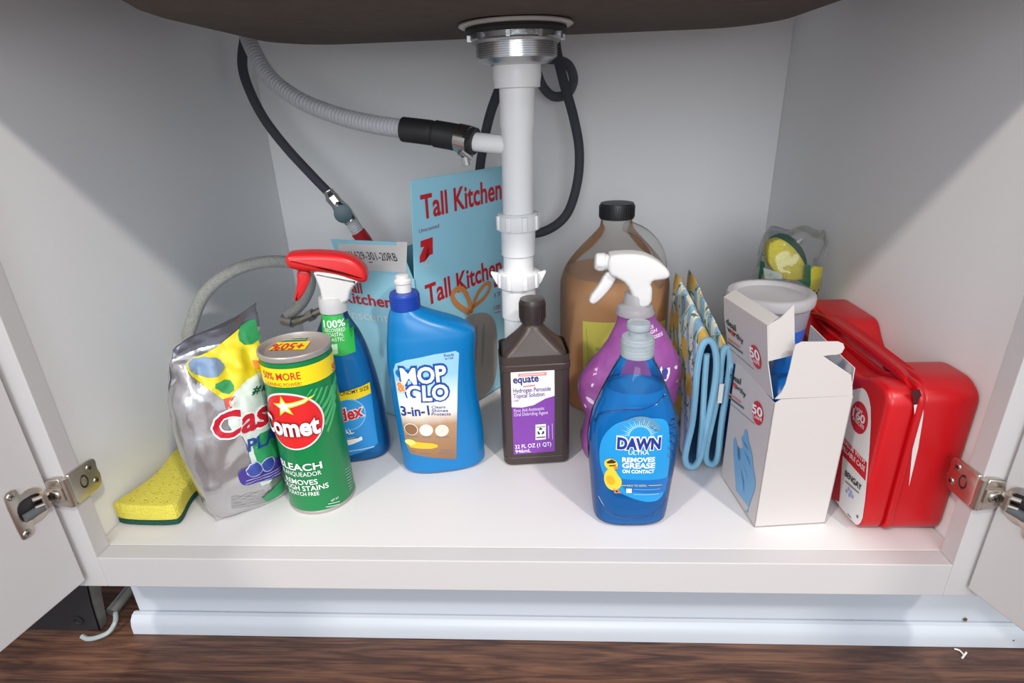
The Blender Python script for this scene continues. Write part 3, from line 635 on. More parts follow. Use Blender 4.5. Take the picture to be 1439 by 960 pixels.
fp.text('&', (562, 549), (572, 548), 12, P((240, 140, 60)), 4, .04, back=WHT, grow=.05)
fp.text('3-in-1', (565, 583), (604, 582.5), 12, P((24, 54, 130)), 1, .025)
for k, t in enumerate(('Cleans', 'Shines', 'Protects')): fp.text(t, (606.5, 574+4.9*k), (626+3.6*k, 573.5+4.9*k), 4, P((24, 54, 130)), 1, .01)
for x, y, cl in ((578, 603, (138, 100, 66)), (599, 604.5, (216, 214, 208)), (621, 605, (226, 212, 196))): fp.ell((x, y), .0078, .0078, P((238, 236, 232)), 1); fp.ell((x, y), .0070, .0070, P(cl), 2)
fp.poly([(573, 617), (582, 620), (615, 623), (615, 630), (580, 629), (575, 627)], P((232, 186, 40)), 1, 1); fp.ell((577, 621), .006, .004, P((250, 236, 120)), 2)
fp.text('Ready', (624, 501.5), (638, 499.5), 4, P((30, 60, 120)), 1, 0); fp.text('to Use', (625, 505.5), (637, 504), 3.5, P((30, 60, 120)), 1, 0)
for a, b in (((594, 565), (626, 562)), ((571, 612.5), (589, 613.5)), ((594, 614), (605, 614)), ((613, 614), (632, 614)), ((618, 633), (636, 633.5)), ((616, 637), (636, 637.5)), ((575, 634), (583, 635)), ((592, 637), (602, 638))): fp.line(a, b, .0011, P((120, 120, 130)), 1)
fp.build(mop)
pr = [(.0150, gz-.002)]
for k in range(6): pr += [(.0168, gz-.001+k*.0028), (.0168, gz+.0008+k*.0028), (.0163, gz+.0013+k*.0028)]
pr += [(.0162, gz+.0165), (.0152, gz+.0185), (.0095, gz+.019)]
MB().lathe(pr, (gx, 0, 0), 40).build('cap', mat('cap_blue', (20, 62, 160), .32), mop, world=False)
MB().lathe([(.0085, gz+.0188), (.0085, gz+.028), (.0098, gz+.029), (.0098, gz+.032), (.0076, gz+.034), (.0074, gz+.0375), (.0055, gz+.0385)], (gx, 0, 0), 28).build('spout', WPL, mop, world=False)
MB().puff(chaikin([(-.048, .139), (-.036, .145), (.0, .138), (.014, .134), (-.006, .131), (-.04, .128)], 2), lambda u, w, v: (u, fb.front(u, v)-.0002+w, v), .0022, .001, 3).build('grip_ridge', FBL, mop, world=False)

# ---- brown peroxide bottle
XC = (.0255, .192)
per = thing('peroxide_bottle', 'dark brown rectangular bottle with white and purple label', 'bottle', (XC[0], XC[1], 0), math.radians(6))
BRN = mat('brown_hdpe', (62, 50, 46), .36, bump=.12, bscale=900)
xb = Body([(.0008, 0, .034, .023, .010), (.0008, 0, .034, .023, .010), (.010, 0, .0405, .030, .011), (.012, 0, .0407, .0302, .011), (.012, 0, .0407, .0302, .011), (.1375, 0, .0405, .030, .010), (.1375, 0, .0405, .030, .010), (.1385, 0, .0398, .0292, .010), (.1385, 0, .0398, .0292, .010), (.148, 0, .036, .026, .012), (.162, 0, .023, .019, .013), (.172, 0, .0148, .0148, .0145), (.176, 0, .0125, .0125, .0122), (.181, 0, .0122, .0122, .012)], 64, 3)
xb.mesh().build('body', BRN, per, world=False)
for k, (z0, z1) in enumerate(((.128, .1365),)):
    rg = [xb.ring((z, 0, .0407, .0302, .010), g) for z, g in ((z0, 0), (z0+.001, .0008), (z1-.001, .0008), (z1, 0))]; MB().loft(rg, False, False).build('shoulder_band', BRN, per, world=False)
pr = [(.0118, .1795), (.0146, .180)]
MB().lathe([(.012, .1795), (.0146, .1797), (.0150, .182), (.0150, .2035), (.0138, .2065), (.003, .2068)], (0, 0, 0), 48).build('cap', mat('brown_cap', (52, 43, 40), .32), per, world=False)
for k in range(36):
    a = k/36*2*math.pi; MB().box(-.0006, .0006, -.0157, -.0146, .184, .2015).build('cap_rib', mat('brown_cap', (52, 43, 40), .32), per, world=False, smooth=0) if k == 0 else None
rib0 = [o for o in per.children if o.name.startswith('cap_rib')][0]
for k in range(1, 36):
    o = rib0.copy(); COL.objects.link(o); o.parent = per; o.rotation_euler = (0, 0, k/36*2*math.pi)
xp = body_print(per, xb, .006)
xp.poly([(717.5, 521), (779, 517.5), (779.5, 634), (722, 639)], P((126, 62, 160)), 0)
xp.poly([(717.5, 521), (779, 517.5), (779.2, 556), (766, 560), (750, 569), (734, 572.5), (719, 572)], P((236, 232, 240)), 1)
xp.poly([(728, 525), (768, 522.5), (768, 527), (728, 529)], P((222, 140, 134)), 2); xp.line((731, 526.8), (765, 524.6), .0012, P((240, 210, 205)), 3)
xp.text('equate', (721.5, 538.5), (757, 535.5), 10, P((28, 36, 110)), 2, .025); xp.line((735, 543), (752, 541), .0012, P((214, 80, 60)), 2)
xp.text('Hydrogen Peroxide', (721.5, 552), (774, 548.5), 6, P((90, 66, 120)), 2, .012); xp.text('Topical Solution', (721.5, 559.5), (765, 556), 6, P((90, 66, 120)), 2, .012); xp.text('USP', (722, 564.5), (729, 564), 3, P((90, 66, 120)), 2, 0)
xp.text('First Aid Antiseptic', (722.5, 579.5), (765, 575.5), 4.5, P((225, 205, 240)), 1, .006); xp.text('Oral Debriding Agent', (722.5, 585), (770, 581.5), 4.5, P((225, 205, 240)), 1, .006)
xp.poly([(752.5, 596.5), (767, 595.5), (767, 617), (752.5, 618)], P((235, 235, 235)), 1)
for k in range(3): xp.ell((759.8, 605.8), .0052, .0052, BLK, 2, 8, True, k*2.094+.35, k*2.094+1.75) if False else xp.poly([(759.8+4.6*math.sin(k*2.094+t)*rr_, 606-4.8*math.cos(k*2.094+t)*rr_) for t, rr_ in ((-.75, 1), (-.1, 1.15), (.6, 1), (.5, .5), (-.1, .6), (-.65, .5))], BLK, 2)
xp.line((753.5, 600), (766, 599), .0008, BLK, 2); xp.line((753.5, 614.5), (766, 613.5), .0014, BLK, 2); xp.line((770.5, 598), (771, 616), .0012, P((200, 180, 220)), 1); xp.line((776, 595), (776.5, 617), .0008, P((200, 180, 220)), 1)
xp.text('32 FL OZ (1 QT)', (724, 630.5), (774.5, 626), 5.2, WHT, 1, .008); xp.text('946mL', (724.5, 636.6), (746, 634.8), 4.6, WHT, 1, .008)
xp.build(per)

# ---- jug of vinegar
JC = (.139, .350)
jug = thing('vinegar_jug', 'cloudy plastic gallon jug of amber liquid with black cap', 'jug', (JC[0], JC[1], 0))
jb = Body([(.0008, 0, .066, .066, 2), (.004, 0, .0725, .0725, 2), (.012, 0, .0755, .0755, 2), (.09, 0, .0765, .0765, 2), (.165, 0, .0765, .0765, 2), (.185, 0, .0745, .0745, 2), (.205, 0, .066, .066, 2), (.225, 0, .050, .050, 2), (.243, 0, .033, .033, 2), (.254, 0, .0235, .0235, 2), (.262, 0, .0212, .0212, 2), (.273, 0, .0205, .0205, 2)], 64)
CLOUD = clear('cloudy_hdpe', (246, 245, 243), .12, .16, (226, 225, 222), .25)
jb.mesh(cap1=False).build('shell', CLOUD, jug, world=False); jb.mesh(0, .196, -.0018).build('liquid', clear('amber_liquid', (250, 215, 160), .1, .66, (250, 186, 108)), jug, world=False)
MB().tube(spline([(.012, -.012, .258), (.03, -.034, .252), (.044, -.046, .238), (.051, -.052, .220), (.052, -.052, .200), (.049, -.047, .186)], 6), .0082, 14).build('handle', CLOUD, jug, world=False)
pr = [(.019, .2665), (.0228, .2667), (.0232, .269), (.0232, .284), (.022, .287), (.004, .2873)]
MB().lathe(pr, (0, 0, 0), 48).build('cap', mat('black_cap', (34, 34, 37), .4), jug, world=False)
rib = MB().box(-.0008, .0008, -.0240, -.0228, .269, .2835).build('cap_rib', mat('black_cap', (34, 34, 37), .4), jug, world=False, smooth=0)
for k in range(1, 40):
    o = rib.copy(); COL.objects.link(o); o.parent = jug; o.rotation_euler = (0, 0, k/40*2*math.pi)
j = cyl_print(JC[0], JC[1], .0768, .006)
j.poly([(819, 451), (840, 453), (868, 453), (935, 449), (935, 548), (868, 556), (840, 556), (820, 552)], P((206, 196, 92)), 0); j.poly([(837, 488), (850, 489), (850, 494), (837, 493)], P((150, 168, 60)), 1); j.line((824, 462), (830, 545), .001, P((170, 170, 80)), 1)
j.build(jug)

# ---- purple cleaner in a spray bottle
UC = (.139, .190)
fab = thing('spray_bottle', 'purple sleeved bottle of cleaner with white trigger sprayer', 'bottle', (UC[0], UC[1], 0))
PURP = mat('purple_sleeve', (146, 78, 146), .22, bump=.5, bscale=70, vary=.35, vscale=45)
ub = Body([(.0008, 0, .047, .026, 3), (.004, 0, .052, .030, 3), (.02, 0, .055, .032, 2.8), (.045, 0, .051, .030, 2.6), (.062, 0, .051, .030, 2.6), (.078, 0, .0575, .032, 2.6), (.098, 0, .0595, .032, 2.5), (.112, .003, .0575, .031, 2.4), (.13, .0085, .050, .029, 2.3), (.15, .010, .038, .026, 2.2), (.166, .010, .030, .0225, 2.1), (.178, .007, .0235, .020, 2), (.188, .005, .0205, .0195, 2)], 64, 5)
def uw(x, y, z): k = .0011*min(1, z/.02)*max(0, min(1, (.18-z)/.03)); n_ = abs(fbm(x, y, z, 40))*1.6; return [x+k*n_*(1 if x > 0 else -1), y+k*n_*(1 if y > 0 else -1), z]
ub.wob = uw; ub.mesh().build('sleeve', PURP, fab, world=False, smooth=60)
up_ = body_print(fab, ub, .004); LP = P((232, 214, 236))
up_.text('RS', (911, 463), (918, 460.5), 4.5, LP, 1, .02); up_.text('GH', (914, 469), (923, 465.5), 4.5, LP, 1, .02); up_.text('SSES', (918, 476), (931, 470.5), 4.5, LP, 1, .02)
up_.build(fab, 'lettering'); up_ = body_print(fab, ub, .004)
up_.poly([(926, 514), (939, 512), (942, 520), (938, 535), (930, 536)], P((240, 236, 244)), 0, 1); up_.poly([(929, 519), (937, 517), (939, 522), (935, 531), (931, 531)], P((70, 70, 150)), 1, 1); up_.build(fab, 'logo')
for pts in ([(835, 512), (841, 509), (838, 528), (833, 545), (830, 542)], [(814, 532), (818, 536), (817, 540), (813, 537)], [(822, 556), (832, 560), (838, 570), (828, 566)], [(946, 516), (952, 512), (951, 520)], [(820, 566), (826, 570), (823, 574)], [(949, 530), (953, 527), (951, 540)]): up_ = body_print(fab, ub, .004); up_.poly(pts, P((224, 196, 226)), 0, 1); up_.build(fab, 'painted_glint')  # glints on the sleeve, highlights put in as pale colour patches
uloc, ufr = frame_of(fab)
MB().lathe([(.0175, .186), (.0218, .1875), (.0222, .190), (.0195, .196), (.0135, .199), (.0130, .212), (.011, .2125)], (.004, 0, 0), 40).build('collar', clear('cloudy_collar', (225, 228, 230), .2, .6, (225, 226, 228)), fab, world=False)
MB().puff(chaikin(uloc([(853, 357), (869, 354), (898, 354), (915, 359.5), (931, 370), (940, 381), (936, 388.5), (924, 390.5), (915, 391.5), (912, 397), (915, 402), (913.5, 425), (898, 429.5), (890, 426), (886, 409), (878, 395), (866, 388), (853, 382)]), 1), ufr, .026, .0045, 5).build('sprayer_body', WPL, fab)
MB().puff(chaikin(uloc([(855, 380), (866, 388), (862, 397), (852, 411), (836, 426.5), (828.5, 425), (827.5, 418), (842, 399), (850, 384)]), 1), ufr, .012, .003, 3).build('trigger', WPL, fab)
a, b = uloc([(854, 368.5), (836, 367.5)]); A = ufr(a[0], 0, a[1]); B = ufr(b[0], 0, b[1])
MB().tube([A, A+(B-A)*.25, A+(B-A)*.3, A+(B-A)*.9, B], [.0085, .009, .0102, .0094, .0075], 14).build('nozzle', WPL, fab)
for k in range(4):
    c_ = A+(B-A)*.62; a_ = 3.4+k*.5; d_ = np.array((0, math.cos(a_), math.sin(a_)+0)); q_ = c_+d_*.0098; MB().tube([q_+(A-B)*.2, q_-(A-B)*.2], .0006, 5).build('nozzle_mark', mat('nozzle_grey', (190, 190, 192), .5), fab)

# ---- dish soap
DC = (.1275, .0755)
dsh = thing('dish_soap_bottle', 'clear squeeze bottle of blue dish soap with duckling label', 'bottle', (DC[0], DC[1], 0), math.radians(1))
db = Body([(.0008, 0, .032, .021, 3), (.003, 0, .0365, .0255, 3), (.011, 0, .039, .0285, 2.8), (.05, 0, .0425, .030, 2.6), (.085, 0, .0455, .0305, 2.5), (.104, 0, .0452, .030, 2.4), (.125, 0, .0415, .0285, 2.3), (.145, 0, .034, .0255, 2.2), (.16, 0, .0275, .022, 2.1), (.172, 0, .022, .019, 2), (.182, .0, .0168, .0162, 2), (.19, .0, .0148, .0148, 2)], 64, 5)
db.mesh(cap1=False).build('shell', SHELL, dsh, world=False)
db.mesh(0, .157, -.0014).build('liquid', clear('blue_dish_liquid', (120, 195, 250), .12, .72, (24, 168, 242)), dsh, world=False)
dp = body_print(dsh, db, .004)
sh = [(842, 637), (844, 620), (853, 605), (868, 593), (890, 588), (915, 587), (935, 588), (940, 600), (941.5, 625), (940, 655), (936, 680), (930, 700), (913, 706), (893, 702), (872, 693), (853, 678), (844, 657)]
dp.poly(sh, P((28, 148, 214)), 0, 2)
dp.poly([(866, 672), (939, 670), (934, 690), (880, 690)], P((18, 108, 186)), 1)
a0 = dp.p2uv(899, 613)
for k in range(22):
    t0 = k*math.pi/22+.07; r0_, r1_ = .010, .0195 if k % 2 else .016; dp.uv([(a0[0]+r*math.cos(t), a0[1]+r*math.sin(t)) for r, t in ((r0_, t0-.05), (r0_, t0+.05), (r1_, t0))][::1], P((170, 220, 246)), 1)
dp.uv([(a0[0]+r*math.cos(t), a0[1]+r*math.sin(t)) for r, ts in ((.0208, np.linspace(.15, 2.99, 24)), (.0198, np.linspace(2.99, .15, 24))) for t in ts], P((90, 140, 170)), 1)
dp.text('DAWN', (868, 629), (927, 629), 15, P((26, 50, 140)), 3, .045, back=WHT, grow=.075, blay=2)
dp.text('ULTRA', (883, 638.5), (912, 638.5), 5, P((220, 236, 250)), 1, .01)
dp.text('REMOVES', (874.5, 648.5), (920, 648), 6, WHT, 1, .035); dp.text('GREASE', (874.5, 657), (920, 657), 7, WHT, 1, .035); dp.text('ON CONTACT', (874.5, 664), (919, 664), 4.6, WHT, 1, .035)
dp.text('EASY TO REFILL', (881, 683), (909, 683), 2.6, P((240, 226, 90)), 2, 0); dp.line((873, 681.5), (880, 681.5), .0006, YEL, 2); dp.line((911, 681.5), (929, 680.5), .0006, YEL, 2)
dp.poly([(880, 686), (887.5, 686), (887.5, 692), (880, 692)], WHT, 2); dp.line((890, 687), (927, 686), .0008, P((120, 170, 220)), 2); dp.line((890, 694), (925, 693), .0014, P((120, 180, 225)), 2)
DY_ = P((246, 206, 60)); dp.poly([(852, 661), (857, 657), (864, 659), (869, 668), (874, 674), (873, 683), (866, 689), (856, 687), (850, 678), (849, 668)], DY_, 2, 2)
dp.ell((859, 652), .0062, .0066, DY_, 2); dp.poly([(853, 648), (860, 644.5), (866, 648), (864, 650), (859, 647.5), (854, 650.5)], P((70, 46, 30)), 3); dp.poly([(856, 653), (866, 652), (865, 653.6), (857, 654.6)], P((70, 46, 30)), 3)
dp.poly([(864, 653), (870, 657), (865, 658.5), (862, 656)], P((222, 130, 60)), 3); dp.poly([(853, 667), (861, 668), (866, 678), (859, 681), (853, 676)], P((226, 172, 40)), 3, 1)
for x in (863, 868): dp.line((x, 686), (x+2, 691), .0014, P((222, 130, 60)), 3); dp.line((x, 691), (x+5, 691.5), .0012, P((222, 130, 60)), 3)
dp.build(dsh)
for sgn in (1, -1):   # moulded swirl rib round the waist
    pass
sw = spline([(-.0415, .118), (-.034, .132), (-.015, .140), (.008, .142), (.026, .150)], 8); MB().tube([(u, db.front(u, v)-.0002, v) for u, v in sw], .0011, 8).build('swirl_rib', SHELL, dsh, world=False)
sw = spline([(-.036, .034), (-.025, .020), (0, .0145), (.022, .019), (.034, .034)], 8); MB().tube([(u, db.front(u, v)-.0002, v) for u, v in sw], .0011, 8).build('swirl_rib', SHELL, dsh, world=False)
for k in range(5): MB().tube([(u, db.front(u, v)-.0001, v) for u, v in [(.0345+.004*math.cos(t), .122-.0085*k+.0026*math.sin(t)) for t in np.linspace(0, 6.28, 14)]], .0006, 6, True).build('grip_bump', SHELL, dsh, world=False)
CAPC = clear('pale_cap', (220, 230, 234), .25, .62, (214, 224, 228), .2)
pr = [(.0145, .1862), (.0158, .1866)]
for k in range(4): pr += [(.0160, .188+k*.0036), (.0160, .1905+k*.0036), (.0154, .1911+k*.0036)]
pr += [(.0156, .2035), (.0148, .2055), (.009, .2062)]
MB().lathe(pr, (0, 0, 0), 40).build('cap', CAPC, dsh, world=False); MB().lathe([(.0088, .206), (.0086, .2115), (.0112, .2135), (.0116, .2165), (.0106, .2195), (.004, .2205)], (0, 0, 0), 32).build('spout', CAPC, dsh, world=False)

# ---- trash bag box
TH = .969; TC = np.array([-.12, .243, 0]); TD = np.array([math.cos(TH), math.sin(TH), 0]); TE = np.array([-math.sin(TH), math.cos(TH), 0]); TH_H = .217; TL = .225; TW = .148; UP = np.array([0, 0, 1.])
box = thing('trash_bag_box', 'light blue open carton of tall kitchen bags behind the bottles', 'box', tuple(TC+TD*TL/2+TE*TW/2))
CB = mat('carton_blue', (158, 218, 238), .5); KR = mat('kraft_inside', (92, 78, 64), .8)
def tq(t, w, z): return TC+TD*t+TE*w+UP*z
def panel(name, pts, n, m=CB, t=.0012): return MB().sheet([tuple(p) for p in pts], n, t).build(name, m, box, smooth=0)
panel('front_panel', [tq(0, 0, .0005), tq(TL, 0, .0005), tq(TL, 0, TH_H), tq(0, 0, TH_H)], TE)
panel('end_panel', [tq(0, 0, .0005), tq(0, TW, .0005), tq(0, TW, TH_H), tq(0, 0, TH_H)], TD)
panel('back_panel', [tq(0, TW, .0005), tq(TL, TW, .0005), tq(TL, TW, TH_H), tq(0, TW, TH_H)], -TE)
panel('end_panel', [tq(TL, 0, .0005), tq(TL, TW, .0005), tq(TL, TW, TH_H), tq(TL, 0, TH_H)], -TD)
panel('bottom_panel', [tq(0, 0, .0005), tq(TL, 0, .0005), tq(TL, TW, .0005), tq(0, TW, .0005)], UP)
FT = TE*-.004
panel('lid_flap', [tq(0, 0, TH_H), tq(TL, 0, TH_H), tq(TL, 0, TH_H+.118)+FT, tq(.006, 0, TH_H+.118)+FT], TE)
panel('end_flap', [tq(0, .004, TH_H), tq(0, TW, TH_H), tq(0, TW, TH_H+.036)-TD*.009, tq(0, .010, TH_H+.048)-TD*.012], TD)
panel('inner_flap', [tq(.005, TW, TH_H), tq(TL*.45, TW, TH_H), tq(TL*.40, TW-.03, TH_H+.012), tq(.015, TW-.02, TH_H+.016)], TE, KR)
panel('inner_flap', [tq(.05, TW*.4, TH_H-.03), tq(.13, TW*.5, TH_H-.03), tq(.135, TW*.45, TH_H+.052), tq(.09, TW*.4, TH_H+.012)], TE, KR)
fN = np.cross(TD, UP)  # outward of front panel
q = plane_print(tq(0, 0, 0), TD, UP, -TE); RB = P((196, 32, 44))
q.text('Tall Kitchen', (600, 429), (705, 384), 28, RB, 1, .021)
ORG = P((216, 140, 78)); GB = P((164, 159, 152)); GB2 = P((142, 137, 130))
q.poly([(644, 470), (648, 452), (660, 442), (680, 438), (694, 446), (699, 470), (698, 540), (670, 566), (650, 560), (640, 520)], GB, 1, 2)
for k in range(3): q.poly([(656+10*k, 470), (660+10*k, 450), (661+10*k, 475), (658+9*k, 530)], GB2, 2, 1)
def ribbon(pts, w, lay):
    p_ = [np.array(q.p2uv(*z)) for z in spline(pts, 6)]; l_, r_ = [], []
    for i in range(len(p_)):
        d = p_[min(i+1, len(p_)-1)]-p_[max(i-1, 0)]; d /= np.linalg.norm(d)+1e-9; n = np.array([-d[1], d[0]])*w/2; l_.append(p_[i]+n); r_.append(p_[i]-n)
    for i in range(len(p_)-1): q.uv([l_[i], l_[i+1], r_[i+1], r_[i]], ORG, lay)
ribbon([(660, 440), (642, 428), (635, 416), (640, 407), (650, 407), (658, 422), (661, 440)], .0078, 3); ribbon([(661, 440), (668, 418), (678, 402), (686, 398), (687, 406), (678, 420), (663, 432)], .0062, 3)
q.poly([(694, 393), (703, 389), (703, 402), (694, 404)], RB, 1); q.text('13', (694.5, 418), (702, 415.5), 6, RB, 1, 0); q.text('100', (693.5, 436), (703, 433), 6, RB, 1, 0); q.line((694, 440), (703, 437.5), .001, RB, 1)
q.build(box, 'print')
fo = tq(0, 0, TH_H); fu = (np.array(tq(0, 0, TH_H+.118)+FT)-fo); fu /= np.linalg.norm(fu); fn = np.cross(TD, fu)
q = plane_print(fo, TD, fu, fn if fn@(CAM-fo) > 0 else -fn)
q.text('Tall Kitchen', (593, 308), (704.5, 279), 33, RB, 1, .021); q.text('Unscented', (588.5, 327.5), (616.5, 319.5), 5.5, P((150, 60, 90)), 1, 0)
q.poly([(590.5, 339), (607.5, 333), (607.8, 357), (603.2, 358.5), (602.4, 346), (598.5, 353), (597, 367), (589.5, 369.5), (589.3, 361), (595.5, 346.5), (590.5, 347.8)], RED, 1); q.text('up&up', (590, 377.5), (607.5, 372.5), 6, P((206, 228, 238)), 1, .01)
q.build(box, 'flap_print')
q = plane_print(tq(0, 0, 0), -TE, UP, -TD); q.text('Tall', (485, 409), (510, 412.5), 13, RB, 1, .021); q.text('Kitchen', (484, 424), (553, 433), 13, RB, 1, .021); q.text('Unscented', (483, 446), (568, 456), 11, P((206, 228, 238)), 1, .012); q.build(box, 'end_print')
fo = tq(0, 0, TH_H); e1 = -TE; fu = UP*.048-TD*.012; fu /= np.linalg.norm(fu); fn = np.cross(e1, fu)
q = plane_print(fo, e1, fu, fn if fn@(CAM-fo) > 0 else -fn)
q.poly([(475, 342), (557, 345), (558, 339.5), (572.5, 340), (571, 383), (479, 378)], P((226, 222, 220)), 0); q.text('Y1629-301-20RB', (490, 363), (560, 367), 8.5, BLK, 1, .0); q.line((519, 368), (524, 368.4), .0012, BLK, 1); q.build(box, 'flap_sticker')

# ---- oven mitts
def fabric(name):
    m = bpy.data.materials.new(name); m.use_nodes = True; nt = m.node_tree; b = nt.nodes['Principled BSDF']; b.inputs['Roughness'].default_value = .85; L = nt.links.new; N = nt.nodes.new
    tc = N('ShaderNodeTexCoord'); mp = N('ShaderNodeMapping'); mp.inputs['Rotation'].default_value = (.5, 0, 0); L(tc.outputs['Object'], mp.inputs[0])
    w = N('ShaderNodeTexWave'); w.bands_direction = 'Y'; w.inputs['Scale'].default_value = 14; w.inputs['Distortion'].default_value = 3; L(mp.outputs[0], w.inputs[0])
    def mixc(f, a, c):
        x = N('ShaderNodeMix'); x.data_type = 'RGBA'; L(f, x.inputs[0])
        if isinstance(a, tuple): x.inputs[6].default_value = rgb(a)
        else: L(a, x.inputs[6])
        x.inputs[7].default_value = rgb(c); return x.outputs[2]
    def thr(o, lo, hi):
        r = N('ShaderNodeMapRange'); r.inputs[1].default_value = lo; r.inputs[2].default_value = hi; L(o, r.inputs[0]); return r.outputs[0]
    c = mixc(thr(w.outputs['Fac'], .45, .55), (222, 222, 212), (140, 180, 208))
    n = N('ShaderNodeTexNoise'); n.inputs['Scale'].default_value = 48; n.inputs['Detail'].default_value = 3; n.inputs['Distortion'].default_value = 2.2; L(tc.outputs['Object'], n.inputs[0])
    c = mixc(thr(n.outputs['Fac'], .575, .60), c, (92, 118, 74))
    v = N('ShaderNodeTexVoronoi'); v.inputs['Scale'].default_value = 27; L(tc.outputs['Object'], v.inputs[0])
    c = mixc(thr(v.outputs['Distance'], .42, .36), c, (226, 186, 92)); L(c, b.inputs['Base Color'])
    n2 = N('ShaderNodeTexNoise'); n2.inputs['Scale'].default_value = 700; bp = N('ShaderNodeBump'); bp.inputs['Strength'].default_value = .3; bp.inputs['Distance'].default_value = .001; L(tc.outputs['Object'], n2.inputs[0]); L(n2.outputs[0], bp.inputs['Height']); L(bp.outputs[0], b.inputs['Normal']); return m
LEM = fabric('lemon_print_cotton'); PIP = mat('pale_blue_piping', (128, 178, 204), .8, bump=.3, bscale=900); LIN = mat('blue_terry_lining', (70, 112, 152), .95, bump=.8, bscale=700)
def mitt(label, loop, Y0, far, inner, grp):
    pts = [np.array(atY(x, y, Y0)) for x, y in chaikin(loop, 2)]; c0 = sum(pts)/len(pts); zb = min(p[2] for p in pts); pts = [p-np.array((0, 0, zb-.0045)) for p in pts]
    t = thing('oven_mitt', label, 'oven mitt', (c0[0], Y0+.08, 0), 0, None); n = len(pts); R = []
    for k in range(11):
        f_ = k/10; sx, sz, dx, dy = 1-.35*f_**2, 1+far[2]*f_, far[0]*f_, far[1]*f_
        if k == 10: sx *= .35
        R.append([(c0[0]+(p[0]-c0[0])*sx+dx+.0012*fbm(p[0], k*.1, p[2], 40), Y0+dy, max(.0012, p[2]*sz*(1-(.015 if k == 10 else 0)))) for p in pts])
    ci = [[(c0[0]+(p[0]-c0[0])*(.84-.3*g), Y0+.001+.07*g, .004+p[2]*(.96-.06*g)) for p in pts] for g in (0, .3, .7, 1)]
    MB().loft(R, False, True).build('shell', LEM, t); MB().loft(ci, False, True).build('lining', LIN, t)
    MB().loft([R[0], ci[0]], False, False).build('edge', PIP, t); MB().tube([(p[0], Y0-.001, p[2]) for p in pts], .0038, 10, True).build('piping', PIP, t)
    if inner: MB().tube(spline([np.array(atY(x, y, Y0))-np.array((0, 0, zb-.003)) for x, y in inner], 5), .0034, 8).build('inner_piping', PIP, t)
    return t
mitt('lemon print oven mitt with pale blue piping, next to the purple bottle', [(993, 480), (984, 492), (979, 520), (976, 560), (972, 600), (965, 627), (961, 648), (966, 659), (976, 659), (984, 645), (990, 612), (997, 580), (1004, 545), (1007, 512), (1003, 487)], .152, (-.004, .15, .22), [(982, 645), (987, 590), (990, 540), (993, 500)], 0)
m2 = mitt('lemon print oven mitt with pale blue piping, next to the glove carton', [(1020, 492), (1012, 508), (1010, 550), (999, 600), (991, 635), (990, 655), (1000, 661), (1008, 651), (1012, 605), (1021, 550), (1026, 510)], .157, (-.006, .16, .30), None, 0)
MB().box(-.0005, .0045, -.0008, .0006, -.012, .012).build('care_tag', WPL, m2, world=False, smooth=0).location = ROOT[m2].inverted() @ Vector(atY(1010, 553, .1505))

# ---- glove carton
GN = np.array((.2535, .0505, 0)); GU = np.array((.0745, .007, 0)); GW = np.linalg.norm(GU); GU /= GW; GD = np.array((-GU[1], GU[0], 0)); GL = .089; GH = .1495
gbx = thing('glove_carton', 'white opened carton of disposable gloves with red round badges', 'carton', tuple(GN+GU*GW/2+GD*GL/2))
CARD = mat('white_card', (198, 192, 189), .5); CARDI = mat('grey_card_inside', (196, 192, 190), .7)
def gq(u, d, z): return GN+GU*u+GD*d+UP*z
def gp(name, pts, n, m=CARD, t=.0008): return MB().sheet([tuple(p) for p in pts], n, t).build(name, m, gbx, smooth=0)
gp('front_panel', [gq(0, 0, .0005), gq(GW, 0, .0005), gq(GW, 0, GH), gq(.006, 0, GH), gq(0, 0, GH-.004)], GD)
gp('printed_panel', [gq(0, 0, .0005), gq(0, GL, .0005), gq(0, GL, GH), gq(0, 0, GH-.004)], GU)
gp('back_panel', [gq(0, GL, .0005), gq(GW, GL, .0005), gq(GW, GL, GH), gq(0, GL, GH)], -GD); gp('side_panel', [gq(GW, 0, .0005), gq(GW, GL, .0005), gq(GW, GL, GH), gq(GW, 0, GH)], -GU); gp('bottom_panel', [gq(0, 0, .0005), gq(GW, 0, .0005), gq(GW, GL, .0005), gq(0, GL, .0005)], UP)
def gpx(pts, O, N): return [hit(x, y, O, N) for x, y in pts]
def smooth_corner(p, n=1): return [np.array(z) for z in chaikin(p, n)]
gp('front_flap', gpx([(1089, 561), (1098, 552), (1104, 540), (1110, 518), (1115, 495), (1118, 485), (1127, 480.5), (1178, 480), (1185, 483), (1187, 489), (1183, 496), (1176, 498.5), (1166, 499), (1157, 500.5), (1165, 506), (1196, 527), (1198, 544), (1198, 556)], gq(0, 0, 0), GD), GD)
LT = np.array((.2385, .057, .2225))-gq(0, 0, GH); LT -= GD*(LT@GD)                      # the lid panel leans out at its top
LN = np.cross(LT, GD); LN /= np.linalg.norm(LN); LN = LN if LN@GU > 0 else -LN; LV = LT/np.linalg.norm(LT)
gp('lid_panel', gpx([(1086, 561), (1079, 512), (1078, 458), (1017, 418), (1017.5, 446), (1025.5, 505)], gq(0, 0, GH), LN), LN)
